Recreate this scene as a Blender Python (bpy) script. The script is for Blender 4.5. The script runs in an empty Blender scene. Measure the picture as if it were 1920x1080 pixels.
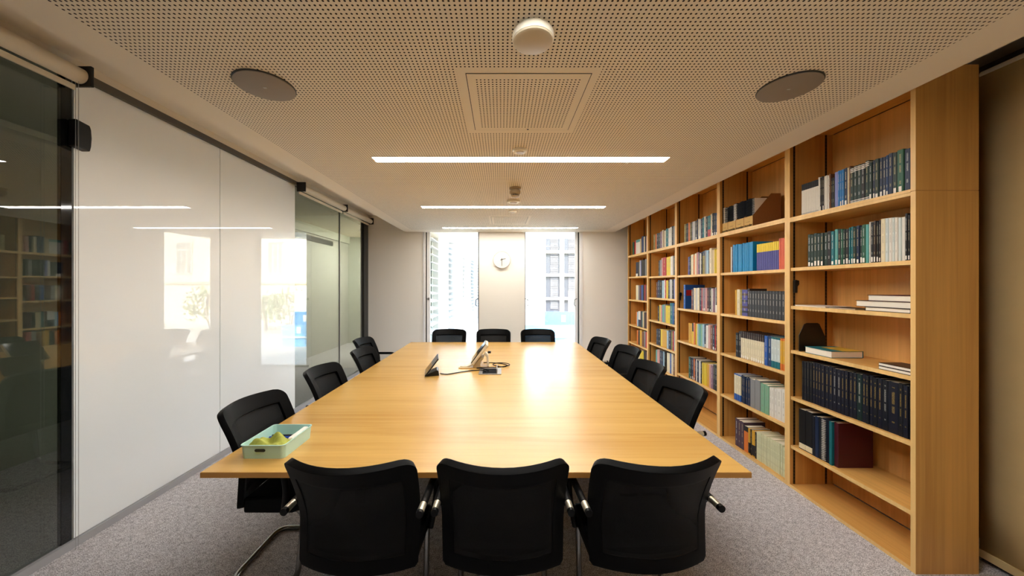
import bpy, bmesh, math, random
from mathutils import Vector, Matrix

random.seed(7)
SC = bpy.context.scene
COL = SC.collection
PI = math.pi

# ------------------------------------------------------------------ camera, world, sun, exposure
H = 1.55          # eye height
F = 650.0         # focal length in pixels of the 1920 px frame
VX, VY = 940.0, 537.0
cam_d = bpy.data.cameras.new('camera')
cam = bpy.data.objects.new('camera', cam_d)
COL.objects.link(cam)
cam.location = (0, 0, H)
cam.rotation_euler = (PI / 2, 0, 0)
cam_d.sensor_width = 36.0
cam_d.lens = F * 36.0 / 1920.0
cam_d.shift_x = (960.0 - VX) / 1920.0
cam_d.shift_y = -(540.0 - VY) / 1920.0
cam_d.clip_start = 0.03
SC.camera = cam

world = bpy.data.worlds.new('sky')
SC.world = world
world.use_nodes = True
wn = world.node_tree.nodes
wl = world.node_tree.links
wbg = wn['Background']
sky = wn.new('ShaderNodeTexSky')
sky.sky_type = 'NISHITA'
sky.sun_disc = False
sky.sun_elevation = math.radians(48)
sky.sun_rotation = math.radians(200)
sky.air_density = 1.2
sky.dust_density = 3.0
wl.new(sky.outputs['Color'], wbg.inputs['Color'])
wbg.inputs['Strength'].default_value = 0.68

sun_d = bpy.data.lights.new('sun', 'SUN')
sun_d.energy = 3.6
sun_d.angle = math.radians(1.0)
sun_d.color = (1.0, 0.95, 0.88)
sun = bpy.data.objects.new('sun', sun_d)
COL.objects.link(sun)
sun.rotation_euler = Vector((-0.14, 0.77, -0.62)).to_track_quat('-Z', 'Y').to_euler()
sun.location = (6, -8, 14)

STRIP_POWER = 15.0      # ceiling light lines
CORRIDOR_FILL_POWER = 30.0

SC.view_settings.view_transform = 'Standard'
SC.view_settings.look = 'None'
SC.view_settings.gamma = 1.0
SC.view_settings.use_curve_mapping = False
SC.view_settings.exposure = 1.79
SC.cycles.use_denoising = True
SC.cycles.max_bounces = 10
SC.cycles.diffuse_bounces = 6
SC.cycles.glossy_bounces = 5
SC.cycles.transmission_bounces = 8
SC.cycles.transparent_max_bounces = 16
SC.cycles.sample_clamp_indirect = 6.0
SC.cycles.caustics_reflective = False
SC.cycles.caustics_refractive = False

# ------------------------------------------------------------------ helpers
def lin(c):
    if isinstance(c, str):
        c = c.lstrip('#')
        c = tuple(int(c[i:i + 2], 16) / 255.0 for i in (0, 2, 4))
    return tuple((x / 12.92 if x <= 0.04045 else ((x + 0.055) / 1.055) ** 2.4) for x in c[:3]) + (1.0,)


def tag(o, label=None, cat=None, group=None, kind=None):
    if label: o['label'] = label
    if cat: o['category'] = cat
    if group: o['group'] = group
    if kind: o['kind'] = kind
    return o


def thing(name, label, cat, loc=(0, 0, 0), rz=0.0, group=None):
    o = bpy.data.objects.new(name, None)
    COL.objects.link(o)
    o.empty_display_size = 0.1
    o.location = loc
    o.rotation_euler = (0, 0, rz)
    return tag(o, label, cat, group)


class MB:
    """collects boxes, tubes and lathes and links them as one mesh object"""
    def __init__(self):
        self.v = []; self.f = []; self.m = []; self.s = []

    def add(self, verts, faces, mi=0, smooth=False):
        b = len(self.v)
        self.v += [tuple(p) for p in verts]
        self.f += [tuple(b + i for i in f) for f in faces]
        self.m += [mi] * len(faces)
        self.s += [smooth] * len(faces)
        return self

    def box(self, x0, x1, y0, y1, z0, z1, mi=0):
        v = [(x0, y0, z0), (x1, y0, z0), (x1, y1, z0), (x0, y1, z0), (x0, y0, z1), (x1, y0, z1), (x1, y1, z1), (x0, y1, z1)]
        f = [(3, 2, 1, 0), (4, 5, 6, 7), (0, 1, 5, 4), (1, 2, 6, 5), (2, 3, 7, 6), (3, 0, 4, 7)]
        return self.add(v, f, mi)

    def prism(self, pts, a0, a1, axis='z', mi=0):
        """polygon pts (2D) extruded along axis"""
        n = len(pts)
        def P(p, a):
            if axis == 'z': return (p[0], p[1], a)
            if axis == 'y': return (p[0], a, p[1])
            return (a, p[0], p[1])
        v = [P(p, a0) for p in pts] + [P(p, a1) for p in pts]
        f = [tuple(range(n))[::-1], tuple(range(n, 2 * n))]
        f += [(i, (i + 1) % n, n + (i + 1) % n, n + i) for i in range(n)]
        return self.add(v, f, mi)

    def tube(self, path, r, n=12, mi=0, closed=False, caps=True, flat=1.0):
        path = [Vector(p) for p in path]
        N = len(path)
        rings = []
        t_prev = None; up = None
        for i, p in enumerate(path):
            if closed:
                t = (path[(i + 1) % N] - path[i - 1]).normalized()
            else:
                t = (path[min(i + 1, N - 1)] - path[max(i - 1, 0)]).normalized()
            if up is None:
                up = Vector((0, 0, 1)) if abs(t.z) < 0.9 else Vector((1, 0, 0))
            a = up - t * up.dot(t)
            if a.length < 1e-5:
                a = Vector((1, 0, 0)) - t * t.x
            a.normalize(); up = a
            b = t.cross(a)
            rings.append([p + a * (r * flat * math.cos(2 * PI * k / n)) + b * (r * math.sin(2 * PI * k / n)) for k in range(n)])
        v = [q for R in rings for q in R]
        f = []
        M = N if closed else N - 1
        for i in range(M):
            j = (i + 1) % N
            for k in range(n):
                l = (k + 1) % n
                f.append((i * n + k, i * n + l, j * n + l, j * n + k))
        self.add(v, f, mi, True)
        if caps and not closed:
            self.add(rings[0], [tuple(range(n))[::-1]], mi)
            self.add(rings[-1], [tuple(range(n))], mi)
        return self

    def lathe(self, prof, c=(0, 0, 0), axis='z', n=40, mi=0, smooth=True):
        """prof: list of (r, a) revolved about axis through c"""
        v = []; f = []
        for (r, a) in prof:
            for k in range(n):
                x, y = r * math.cos(2 * PI * k / n), r * math.sin(2 * PI * k / n)
                if axis == 'z': v.append((c[0] + x, c[1] + y, c[2] + a))
                elif axis == 'y': v.append((c[0] + x, c[1] + a, c[2] + y))
                else: v.append((c[0] + a, c[1] + x, c[2] + y))
        for i in range(len(prof) - 1):
            for k in range(n):
                l = (k + 1) % n
                f.append((i * n + k, i * n + l, (i + 1) * n + l, (i + 1) * n + k))
        f.append(tuple(range(n))[::-1])
        f.append(tuple(range((len(prof) - 1) * n, len(prof) * n)))
        return self.add(v, f, mi, smooth)

    def build(self, name, mats, parent=None, auto=True, bevel=0.0):
        me = bpy.data.meshes.new(name)
        me.from_pydata(self.v, [], self.f)
        if not isinstance(mats, (list, tuple)): mats = [mats]
        for m in mats: me.materials.append(m)
        me.polygons.foreach_set('material_index', self.m)
        me.polygons.foreach_set('use_smooth', self.s)
        bm = bmesh.new(); bm.from_mesh(me)
        bmesh.ops.recalc_face_normals(bm, faces=bm.faces)
        bm.to_mesh(me); bm.free()
        me.update()
        if any(self.s) and auto:
            try: me.set_sharp_from_angle(angle=math.radians(38))
            except Exception: pass
        o = bpy.data.objects.new(name, me)
        COL.objects.link(o)
        if parent: o.parent = parent
        if bevel:
            b = o.modifiers.new('bevel', 'BEVEL')
            b.width = bevel; b.segments = 2; b.limit_method = 'ANGLE'; b.angle_limit = math.radians(40)
        return o


def fillet(pts, r, n=5):
    """round the corners of a 3D polyline"""
    pts = [Vector(p) for p in pts]
    out = [pts[0]]
    for i in range(1, len(pts) - 1):
        a, b, c = pts[i - 1], pts[i], pts[i + 1]
        d1 = min(r, (a - b).length * 0.49); d2 = min(r, (c - b).length * 0.49)
        p = b + (a - b).normalized() * d1; q = b + (c - b).normalized() * d2
        for k in range(n + 1):
            t = k / n
            out.append(p * (1 - t) ** 2 + b * 2 * t * (1 - t) + q * t * t)
    out.append(pts[-1])
    return out


def copy_tree(o, parent=None):
    c = o.copy(); COL.objects.link(c)
    if parent: c.parent = parent
    for ch in list(o.children):
        copy_tree(ch, c)
    return c


def text_mesh(s, size, name, mat, parent=None, extrude=0.0004, bold=0.0):
    cu = bpy.data.curves.new(name, 'FONT')
    cu.body = s; cu.size = size; cu.extrude = extrude; cu.offset = bold
    cu.align_x = 'CENTER'; cu.align_y = 'CENTER'
    t = bpy.data.objects.new(name + '_text', cu)
    COL.objects.link(t)
    dg = bpy.context.evaluated_depsgraph_get()
    me = bpy.data.meshes.new_from_object(t.evaluated_get(dg))
    bpy.data.objects.remove(t)
    me.materials.clear(); me.materials.append(mat)
    o = bpy.data.objects.new(name, me)
    COL.objects.link(o)
    if parent: o.parent = parent
    return o

# ------------------------------------------------------------------ materials
class NT:
    def __init__(self, name):
        self.mat = bpy.data.materials.new(name); self.mat.use_nodes = True
        self.t = self.mat.node_tree; self.n = self.t.nodes; self.l = self.t.links
        self.p = self.n['Principled BSDF']; self.out = self.n['Material Output']

    def node(self, kind, **kw):
        x = self.n.new(kind)
        for k, v in kw.items(): setattr(x, k, v)
        return x

    def link(self, a, b): self.l.new(a, b)

    def val(self, sock, v):
        if hasattr(v, 'is_linked') or hasattr(v, 'links'): self.link(v, sock)
        else: sock.default_value = v

    def math(self, op, a, b=None, c=None):
        x = self.node('ShaderNodeMath', operation=op)
        self.val(x.inputs[0], a)
        if b is not None: self.val(x.inputs[1], b)
        if c is not None: self.val(x.inputs[2], c)
        return x.outputs[0]

    def mix(self, fac, a, b):
        x = self.node('ShaderNodeMix', data_type='RGBA')
        self.val(x.inputs[0], fac); self.val(x.inputs[6], a); self.val(x.inputs[7], b)
        return x.outputs[2]

    def coords(self, which='Object'):
        return self.node('ShaderNodeTexCoord').outputs[which]

    def scaled(self, vec, s, loc=(0, 0, 0)):
        m = self.node('ShaderNodeMapping')
        self.link(vec, m.inputs[0]); m.inputs['Scale'].default_value = s; m.inputs['Location'].default_value = loc
        return m.outputs[0]

    def noise(self, vec, scale=5.0, detail=2.0, rough=0.5, dist=0.0):
        x = self.node('ShaderNodeTexNoise')
        self.link(vec, x.inputs['Vector'])
        x.inputs['Scale'].default_value = scale; x.inputs['Detail'].default_value = detail
        x.inputs['Roughness'].default_value = rough; x.inputs['Distortion'].default_value = dist
        return x.outputs[0]

    def ramp(self, fac, stops):
        x = self.node('ShaderNodeValToRGB')
        e = x.color_ramp.elements
        while len(e) < len(stops): e.new(0.5)
        for i, (pos, c) in enumerate(stops):
            e[i].position = pos; e[i].color = c
        self.link(fac, x.inputs[0])
        return x.outputs[0]

    def sep(self, vec):
        x = self.node('ShaderNodeSeparateXYZ'); self.link(vec, x.inputs[0]); return x.outputs

    def bump(self, height, strength=0.1, dist=0.002):
        b = self.node('ShaderNodeBump'); b.inputs['Strength'].default_value = strength; b.inputs['Distance'].default_value = dist
        self.link(height, b.inputs['Height']); self.link(b.outputs[0], self.p.inputs['Normal'])


def pm(name, col, rough=0.5, metal=0.0, spec=0.5, var=0.0, vscale=40.0, coat=0.0):
    t = NT(name)
    c = lin(col)
    t.p.inputs['Roughness'].default_value = rough
    t.p.inputs['Metallic'].default_value = metal
    t.p.inputs['Specular IOR Level'].default_value = spec
    t.p.inputs['Coat Weight'].default_value = coat
    if var:
        nz = t.noise(t.coords(), vscale, 3.0)
        d = tuple(x * (1 - var) for x in c[:3]) + (1,)
        e = tuple(min(1, x * (1 + var)) for x in c[:3]) + (1,)
        t.link(t.ramp(nz, [(0.3, d), (0.7, e)]), t.p.inputs['Base Color'])
    else:
        t.p.inputs['Base Color'].default_value = c
    return t.mat


def wood(name, axis, light, dark, rough=0.35, spec=0.5, sc=1.0, coat=0.0):
    """beech / cherry laminate with the grain along the named axis"""
    t = NT(name)
    o = t.coords()
    s = {'x': (0.5, 9, 9), 'y': (9, 0.5, 9), 'z': (9, 9, 0.45)}[axis]
    s2 = {'x': (1.2, 70, 70), 'y': (70, 1.2, 70), 'z': (70, 70, 1.2)}[axis]
    n1 = t.noise(t.scaled(o, tuple(k * sc for k in s)), 1.0, 4.0, 0.6, 0.6)
    n2 = t.noise(t.scaled(o, tuple(k * sc for k in s2)), 1.0, 2.0, 0.5)
    m = t.math('ADD', t.math('MULTIPLY', n1, 0.7), t.math('MULTIPLY', n2, 0.3))
    t.link(t.ramp(m, [(0.34, lin(dark)), (0.52, lin(light)), (0.68, tuple(min(1, k * 1.12) for k in lin(light)[:3]) + (1,))]), t.p.inputs['Base Color'])
    t.p.inputs['Roughness'].default_value = rough
    t.p.inputs['Specular IOR Level'].default_value = spec
    t.p.inputs['Coat Weight'].default_value = coat
    t.p.inputs['Coat Roughness'].default_value = 0.2
    return t.mat


def glass(name, tint, ior=1.5, rough=0.0, dirt=0.0):
    t = NT(name)
    t.n.remove(t.p)
    geo = t.node('ShaderNodeNewGeometry')
    i = t.math('MULTIPLY_ADD', geo.outputs['Backfacing'], 1.0 / ior - ior, ior)
    fr = t.node('ShaderNodeFresnel'); t.link(i, fr.inputs['IOR'])
    tr = t.node('ShaderNodeBsdfTransparent'); tr.inputs[0].default_value = lin(tint)
    gl = t.node('ShaderNodeBsdfGlossy'); gl.inputs['Roughness'].default_value = rough
    gl.inputs['Color'].default_value = (1, 1, 1, 1)
    mx = t.node('ShaderNodeMixShader')
    t.link(fr.outputs[0], mx.inputs[0]); t.link(tr.outputs[0], mx.inputs[1]); t.link(gl.outputs[0], mx.inputs[2])
    t.link(mx.outputs[0], t.out.inputs[0])
    return t.mat


def emit(name, col, strength):
    t = NT(name)
    t.p.inputs['Base Color'].default_value = (0.8, 0.8, 0.8, 1)
    t.p.inputs['Emission Color'].default_value = col if len(col) == 4 else tuple(col) + (1,)
    t.p.inputs['Emission Strength'].default_value = strength
    return t.mat


def perforated(name, base, xr, yr, holes=(), pitch=0.01972, r=0.0044):
    """plaster board with round holes on a square grid, plain outside xr, yr and inside the rectangles in holes"""
    t = NT(name)
    g = t.node('ShaderNodeNewGeometry')
    s = t.sep(g.outputs['Position'])
    def cell(v, off):
        a = t.math('DIVIDE', t.math('SUBTRACT', v, off), pitch)
        f = t.math('SUBTRACT', t.math('FRACT', a), 0.5)
        return t.math('MULTIPLY', f, pitch)
    dx = cell(s[0], xr[0]); dy = cell(s[1], yr[0])
    d = t.math('SQRT', t.math('ADD', t.math('MULTIPLY', dx, dx), t.math('MULTIPLY', dy, dy)))
    m = t.math('LESS_THAN', d, r)
    def inside(x0, x1, y0, y1):
        a = t.math('MULTIPLY', t.math('GREATER_THAN', s[0], x0), t.math('LESS_THAN', s[0], x1))
        b = t.math('MULTIPLY', t.math('GREATER_THAN', s[1], y0), t.math('LESS_THAN', s[1], y1))
        return t.math('MULTIPLY', a, b)
    m = t.math('MULTIPLY', m, inside(xr[0], xr[1], yr[0], yr[1]))
    for h in holes:
        m = t.math('MULTIPLY', m, t.math('SUBTRACT', 1.0, inside(*h)))
    col = t.mix(m, lin(base), lin('#17120e'))
    t.link(col, t.p.inputs['Base Color'])
    t.p.inputs['Roughness'].default_value = 0.8
    t.p.inputs['Specular IOR Level'].default_value = 0.2
    return t.mat


M = {}
M['wall'] = pm('wall_paint', '#e9e3d8', 0.75, spec=0.2)
M['wall_back'] = pm('wall_panel_paint', '#f7f3eb', 0.55, spec=0.3)
M['wall_centre'] = pm('centre_panel_paint', '#e9e4d9', 0.55, spec=0.3)
M['ceiling'] = pm('ceiling_paint', '#e6ddcc', 0.8, spec=0.2)
M['dark_frame'] = pm('dark_frame_paint', '#2c2d2b', 0.45)
M['black_frame'] = pm('black_frame_paint', '#161616', 0.45)
M['rail'] = pm('head_rail_paint', '#57524a', 0.5)
M['gloss_black'] = pm('black_gloss_edge', '#17191a', 0.04, spec=0.6)
M['alu'] = pm('brushed_aluminium', '#a9a9aa', 0.38, 0.9)
M['alu_dull'] = pm('aluminium_base_channel', '#a9a9ad', 0.5, 0.1)
M['chrome'] = pm('chrome', '#d8d8d6', 0.14, 1.0)
M['white_frame'] = pm('white_window_frame', '#efefef', 0.4)
M['glass'] = glass('window_glass', '#f4f8f6')
M['partition_glass'] = glass('partition_glass', '#cdd2cf', 1.8)
M['white_glass'] = pm('white_back_painted_glass', '#f1f5f7', 0.008, spec=0.6)
M['chair_black'] = pm('black_chair_upholstery', '#020203', 0.55, spec=0.10)
M['chair_plastic'] = pm('black_chair_plastic', '#050506', 0.45, spec=0.2)
M['beige_plastic'] = pm('ivory_plastic', '#d5c7aa', 0.4)
M['cream_plastic'] = pm('off_white_plastic', '#e8e2cf', 0.45)
M['speaker'] = pm('grey_speaker_grille', '#8a8076', 0.6, var=0.06, vscale=900)
M['black'] = pm('black_plastic', '#0b0b0c', 0.35)
M['blind'] = pm('blind_fabric', '#d9c08c', 0.85, spec=0.1, var=0.03, vscale=6)
M['tube'] = pm('roller_tube_fabric', '#e4dac6', 0.7, spec=0.2)
M['table'] = wood('table_beech', 'x', '#c79c54', '#b98a44', 0.27, 0.75, 1.0)
M['table_edge'] = wood('table_edge_beech', 'x', '#b98440', '#a87032', 0.4)
M['wood_z'] = wood('bookcase_beech_upright', 'z', '#d4a056', '#c18b45', 0.4)
M['wood_y'] = wood('bookcase_beech_shelf', 'y', '#d9a75d', '#c8944b', 0.4)
M['wood_back'] = wood('bookcase_beech_back', 'z', '#e4b068', '#d39c54', 0.45)
M['wood_edge'] = wood('bookcase_edge_banding', 'z', '#e9c07c', '#deb26c', 0.4)
M['pages'] = pm('paper_pages', '#e9e0cb', 0.9, spec=0.1, var=0.06, vscale=220)
M['sticker'] = pm('white_sticker', '#efece4', 0.7, spec=0.1)
M['clock_face'] = pm('clock_face', '#bfb9ab', 0.5)
M['disc_face'] = pm('disc_face_shaded', '#c4b79d', 0.5)  # shade of the disc's underside is put into this darker colour
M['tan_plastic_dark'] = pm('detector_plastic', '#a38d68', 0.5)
M['matt_black'] = pm('matt_black_plastic', '#060607', 0.8, spec=0.15)
M['satin_steel'] = pm('satin_steel', '#ddd5c0', 0.38, 0.75)
M['tube_steel'] = pm('tube_steel', '#8f8f8e', 0.22, 1.0)
M['mint'] = pm('mint_plastic', '#bbe4da', 0.35)
M['ink'] = pm('black_print', '#1b1a18', 0.7)


def carpet():
    t = NT('grey_loop_carpet')
    o = t.coords()
    n1 = t.noise(o, 190.0, 2.0, 0.7)
    n2 = t.noise(o, 38.0, 3.0, 0.6)
    m = t.math('ADD', t.math('MULTIPLY', n1, 0.75), t.math('MULTIPLY', n2, 0.25))
    t.link(t.ramp(m, [(0.36, lin('#656166')), (0.49, lin('#bbb7bb')), (0.62, lin('#f4f1f4'))]), t.p.inputs['Base Color'])
    t.p.inputs['Roughness'].default_value = 0.95
    t.p.inputs['Specular IOR Level'].default_value = 0.1
    t.bump(n1, 0.6, 0.004)
    return t.mat


M['carpet'] = carpet()


def mesh_fabric():
    t = NT('black_mesh_fabric')
    o = t.coords()
    w = t.node('ShaderNodeTexChecker'); w.inputs['Scale'].default_value = 420.0
    t.link(o, w.inputs['Vector'])
    t.p.inputs['Base Color'].default_value = lin('#050506')
    t.p.inputs['Roughness'].default_value = 0.6
    t.p.inputs['Specular IOR Level'].default_value = 0.2
    t.p.inputs['Alpha'].default_value = 0.90
    return t.mat


M['mesh_fabric'] = mesh_fabric()


def slotted():
    """dark metal shelf standard with a column of punched slots"""
    t = NT('slotted_strip_metal')
    s = t.sep(t.coords())
    f = t.math('FRACT', t.math('DIVIDE', s[2], 0.0254))
    m = t.math('GREATER_THAN', f, 0.55)
    t.link(t.mix(m, lin('#3b2a18'), lin('#0c0805')), t.p.inputs['Base Color'])
    t.p.inputs['Roughness'].default_value = 0.5
    t.p.inputs['Metallic'].default_value = 0.3
    return t.mat


M['slotted'] = slotted()


def struct(name, mb, mat, label, cat, parent=None, bevel=0.0):
    o = mb.build(name, mat, parent, bevel=bevel)
    if parent is None: tag(o, label, cat, kind='structure')
    return o

# ------------------------------------------------------------------ the room
XL, XR = -2.554, 2.95
YB, YN = 6.6, -2.4
ZC, ZU = 2.58, 2.90          # hung ceiling, slab above it

struct('floor', MB().box(-6.2, 3.2, YN - 0.2, YB + 0.12, -0.3, 0.0), M['carpet'], 'speckled grey loop carpet over the whole floor', 'floor')
struct('ceiling', MB().box(-1.824, 2.151, YN, YB - 0.005, ZC, ZC + 0.07),
       perforated('perforated_plasterboard', '#e6ddcc', (-1.64, 1.92), (-2.21, 6.30),
                  [(-0.214, 0.479, 1.634, 2.322), (-0.19, 0.44, 5.07, 5.76)]),
       'hung plasterboard ceiling pierced with a grid of small round holes', 'ceiling')
struct('ceiling_slab', MB().box(-6.2, 3.2, YN - 0.2, 9.8, ZU, ZU + 0.25), M['ceiling'], 'plain upper ceiling seen above the edges of the hung ceiling', 'ceiling')
# back wall: three piers and a header around two tall windows
wb = MB()
wb.box(-2.62, -1.452, YB, YB + 0.14, 0, ZU)
wb.box(-1.452, 1.492, YB, YB + 0.14, ZC + 0.045, ZU)
wb.box(1.492, 3.2, YB, YB + 0.14, 0, ZU)
wb.box(-0.426, 0.447, YB, YB + 0.14, 0, ZC + 0.045, 1)
struct('wall_back', wb, [M['wall_back'], M['wall_centre']], 'pale wall with two tall windows and a clock between them', 'wall')
struct('wall_front', MB().box(-6.2, 3.2, YN - 0.2, YN, 0, ZU), M['wall'], 'plain wall behind the camera', 'wall')
struct('wall_right', MB().box(XR, XR + 0.2, YN, YB, 0, ZU), pm('grey_wall_paint', '#6f6a62', 0.7), 'grey wall behind the bookcases and the roller blind', 'wall')
struct('wall_left', MB().box(-2.60, -2.53, YN, YB, 2.847, ZU), M['ceiling'], 'narrow header above the glass partition', 'wall')

# windows in the back wall
def back_window(n, x0, x1, dark_left, dark_right, sash_left, sash_right, handles, label):
    f = MB()
    z1 = ZC + 0.045
    f.box(x0, x0 + dark_left, YB + 0.05, YB + 0.10, 0, z1)
    f.box(x1 - dark_right, x1, YB + 0.05, YB + 0.10, 0, z1)
    f.box(x0 + dark_left, x1 - dark_right, YB + 0.05, YB + 0.10, 0, 0.04)
    f.box(x0 + dark_left, x1 - dark_right, YB + 0.05, YB + 0.10, z1 - 0.02, z1)
    w = f.build('window_%d' % n, M['dark_frame'])
    tag(w, label, 'window', kind='structure')
    s = MB()
    a, b = x0 + dark_left, x1 - dark_right
    s.box(a, a + sash_left, YB + 0.055, YB + 0.095, 0.04, z1 - 0.02)
    s.box(b - sash_right, b, YB + 0.055, YB + 0.095, 0.04, z1 - 0.02)
    s.build('window_frame', M['white_frame'], w)
    MB().box(a + sash_left, b - sash_right, YB + 0.07, YB + 0.082, 0.04, z1 - 0.02).build('window_pane', M['glass'], w)
    for hx, sgn, mat in handles:
        y = YB + 0.05
        p = fillet([(hx, y, 1.315), (hx, y - 0.05, 1.315), (hx + sgn * 0.05, y - 0.055, 1.30), (hx + sgn * 0.055, y - 0.055, 1.19), (hx + sgn * 0.03, y - 0.05, 1.18)], 0.015)
        MB().tube(p, 0.009, 8).build('window_handle', mat, w)
    return w


back_window(1, -1.452, -0.426, 0.022, 0.016, 0.062, 0.006, [(-0.434, -1, M['dark_frame'])], 'tall window beside the glass partition, looking on to louvred slats')
back_window(2, 0.447, 1.492, 0.012, 0.024, 0.006, 0.052, [(0.455, 1, M['dark_frame']), (1.44, -1, M['alu'])], 'tall window beside the bookcases, looking on to a gridded facade')
w1h = MB()
w1h.box(-1.425, -1.375, YB + 0.03, YB + 0.055, 1.305, 1.315); w1h.box(-1.405, -1.397, YB + 0.03, YB + 0.055, 1.285, 1.335)
w1h.build('window_latch', M['dark_frame'], bpy.data.objects['window_1'])

# reveals painted white beside the windows
tr = MB()
tr.box(-1.492, -1.452, YB - 0.012, YB, 0, ZC)
tr.box(1.492, 1.545, YB - 0.012, YB, 0, ZC)
struct('trim_1', tr, M['white_frame'], 'narrow white trim strips along the outer sides of the windows', 'trim')

# glass partition
pn = MB().box(-2.566, -2.554, YN, 2.009, 0.045, 2.80)
w3 = struct('window_3', pn, M['partition_glass'], 'dark glass pane of the partition, next to the black box', 'window')
MB().box(-2.575, -2.553, 2.010, 2.060, 0.045, 2.80).build('window_frame', M['gloss_black'], w3)
w4 = struct('window_4', MB().box(-2.566, -2.554, 4.285, 5.475, 0.045, 2.80), M['partition_glass'], 'clear glass panes of the partition beside the back wall', 'window')
MB().box(-2.566, -2.554, 5.482, 6.405, 0.045, 2.80).build('window_pane', M['partition_glass'], w4)
MB().box(-2.60, -2.535, 6.405, 6.6, 0.045, 2.862).build('window_frame', M['dark_frame'], w4)
MB().box(-2.57, -2.55, 5.475, 5.482, 0.045, 2.80).build('window_seal', M['alu'], w4)
struct('baseboard_left', MB().box(-2.585, -2.53, YN, YB, 0.0, 0.045), M['alu_dull'], 'grey metal base channel under the glass partition', 'baseboard')
struct('trim_2', MB().box(-2.59, -2.525, YN, YB - 0.002, 2.80, 2.846), M['rail'], 'dark metal head rail along the top of the glass partition', 'trim')

for y0, y1, lab in ((2.066, 3.136, 'wide white glass wall panel beside the dark pane'), (3.144, 4.28, 'wide white glass wall panel reflecting the windows, beside the clear panes')):
    p = MB().box(-2.566, -2.548, y0, y1, 0.048, 2.798).build('white_glass_panel', M['white_glass'], bevel=0.001)
    tag(p, lab, 'glass panel', 'white glass panels on the partition')

bx = MB()
prof = [(2.035, 2.378), (2.085, 2.37), (2.105, 2.366), (2.112, 2.40), (2.115, 2.45), (2.112, 2.50), (2.105, 2.524), (2.035, 2.536)]
bx.prism(prof, -2.547, -2.495, 'x')
o = bx.build('wall_speaker_box', M['black'], bevel=0.006)
tag(o, 'small black box fixed high on the edge of the white glass panel', 'wall box')

# corridor beyond the partition
struct('wall_corridor', MB().box(-4.4, -4.2, 4.2, 9.8, 0, 2.71), pm('corridor_wall_paint', '#bdbcb4', 0.6), 'grey green corridor wall seen through the clear panes', 'wall')
struct('wall_corridor_near', MB().box(-4.4, -4.2, YN, 4.2, 0, ZU), pm('corridor_near_lightened', '#aeb2a2', 0.6), 'lightened corridor wall behind the dark pane', 'wall')  # colour raised in place of lamplight in this part of the corridor
struct('trim_3', MB().box(-4.4, -4.15, 4.2, 9.8, 2.71, ZU), pm('corridor_bulkhead_paint', '#d3d6cc', 0.7), 'pale bulkhead along the top of the corridor wall', 'trim')
struct('wall_corridor_end', MB().box(-4.4, -1.9, 9.5, 9.8, 0, ZU), pm('corridor_end_paint', '#c3c6ba', 0.6), 'end wall of the corridor', 'wall')
struct('wall_corridor_side', MB().box(-2.62, -2.5, YB + 0.14, 9.5, 0, ZU), M['wall'], 'corridor side wall past the meeting room', 'wall')
struct('floor_corridor', MB().box(-6.2, -1.9, YB + 0.12, 9.8, -0.3, 0.0), M['carpet'], 'grey carpet of the corridor', 'floor')

# air grille on the corridor wall
g = MB().box(-4.199, -4.17, 6.4, 8.6, 2.55, 2.66).build('air_grille', pm('grille_grey', '#5a5d58', 0.5))
tag(g, 'long grey air grille high on the corridor wall beyond the clear panes', 'grille')
sl = MB()
for k in range(5): sl.box(-4.17, -4.165, 6.42, 8.58, 2.56 + k * 0.02, 2.57 + k * 0.02)
sl.build('grille_slats', M['dark_frame'], g)

cl = thing('corridor_fill_light', 'unseen fill light added to brighten the corridor beyond the partition', 'light', (-3.04, 8.5, ZU))  # added lamp, hidden from view, that brightens the corridor
MB().box(-0.32, 0.32, -0.32, 0.32, -0.03, -0.001).build('fill_housing', M['white_frame'], cl)
MB().box(-0.29, 0.29, -0.29, 0.29, -0.034, -0.0305).build('diffuser', emit('corridor_fill_glow', (1.0, 0.95, 0.86), CORRIDOR_FILL_POWER), cl)

# ------------------------------------------------------------------ ceiling fittings
glow = emit('light_line_glow', (1.0, 0.968, 0.91), STRIP_POWER)
glow_dim = emit('light_line_glow_dimmed', (1.0, 0.968, 0.91), STRIP_POWER * 0.8)   # the row by the windows is dimmed
lights = None
for k, (y, lab) in enumerate(((2.81, 'long recessed light line crossing the ceiling past the square access panel'),
                              (4.50, 'middle one of three light lines, between the smoke detector and a faint access panel'),
                              (6.10, 'shortest looking light line, close to the window wall'),
                              (1.11, 'light line on the camera side of the round white disc'))):
    if k == 0:
        t = thing('ceiling_light_line', lab, 'light', (0.155, y, ZC), group='ceiling light lines')
        fr = MB()
        fr.box(-1.19, 1.19, -0.053, -0.049, -0.003, -0.0005); fr.box(-1.19, 1.19, 0.049, 0.053, -0.003, -0.0005)
        fr.box(-1.19, -1.185, -0.049, 0.049, -0.003, -0.0005); fr.box(1.185, 1.19, -0.049, 0.049, -0.003, -0.0005)
        fr.build('light_frame', M['white_frame'], t)
        MB().box(-1.184, 1.184, -0.048, 0.048, -0.004, -0.0006).build('diffuser', glow, t)
        lights = t
    else:
        c = copy_tree(lights); c.location = (0.155, y, ZC); c['label'] = lab
        if k == 2:
            for d_ in c.children:
                if d_.name.startswith('diffuser'):
                    d_.data = d_.data.copy(); d_.data.materials[0] = glow_dim

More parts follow.
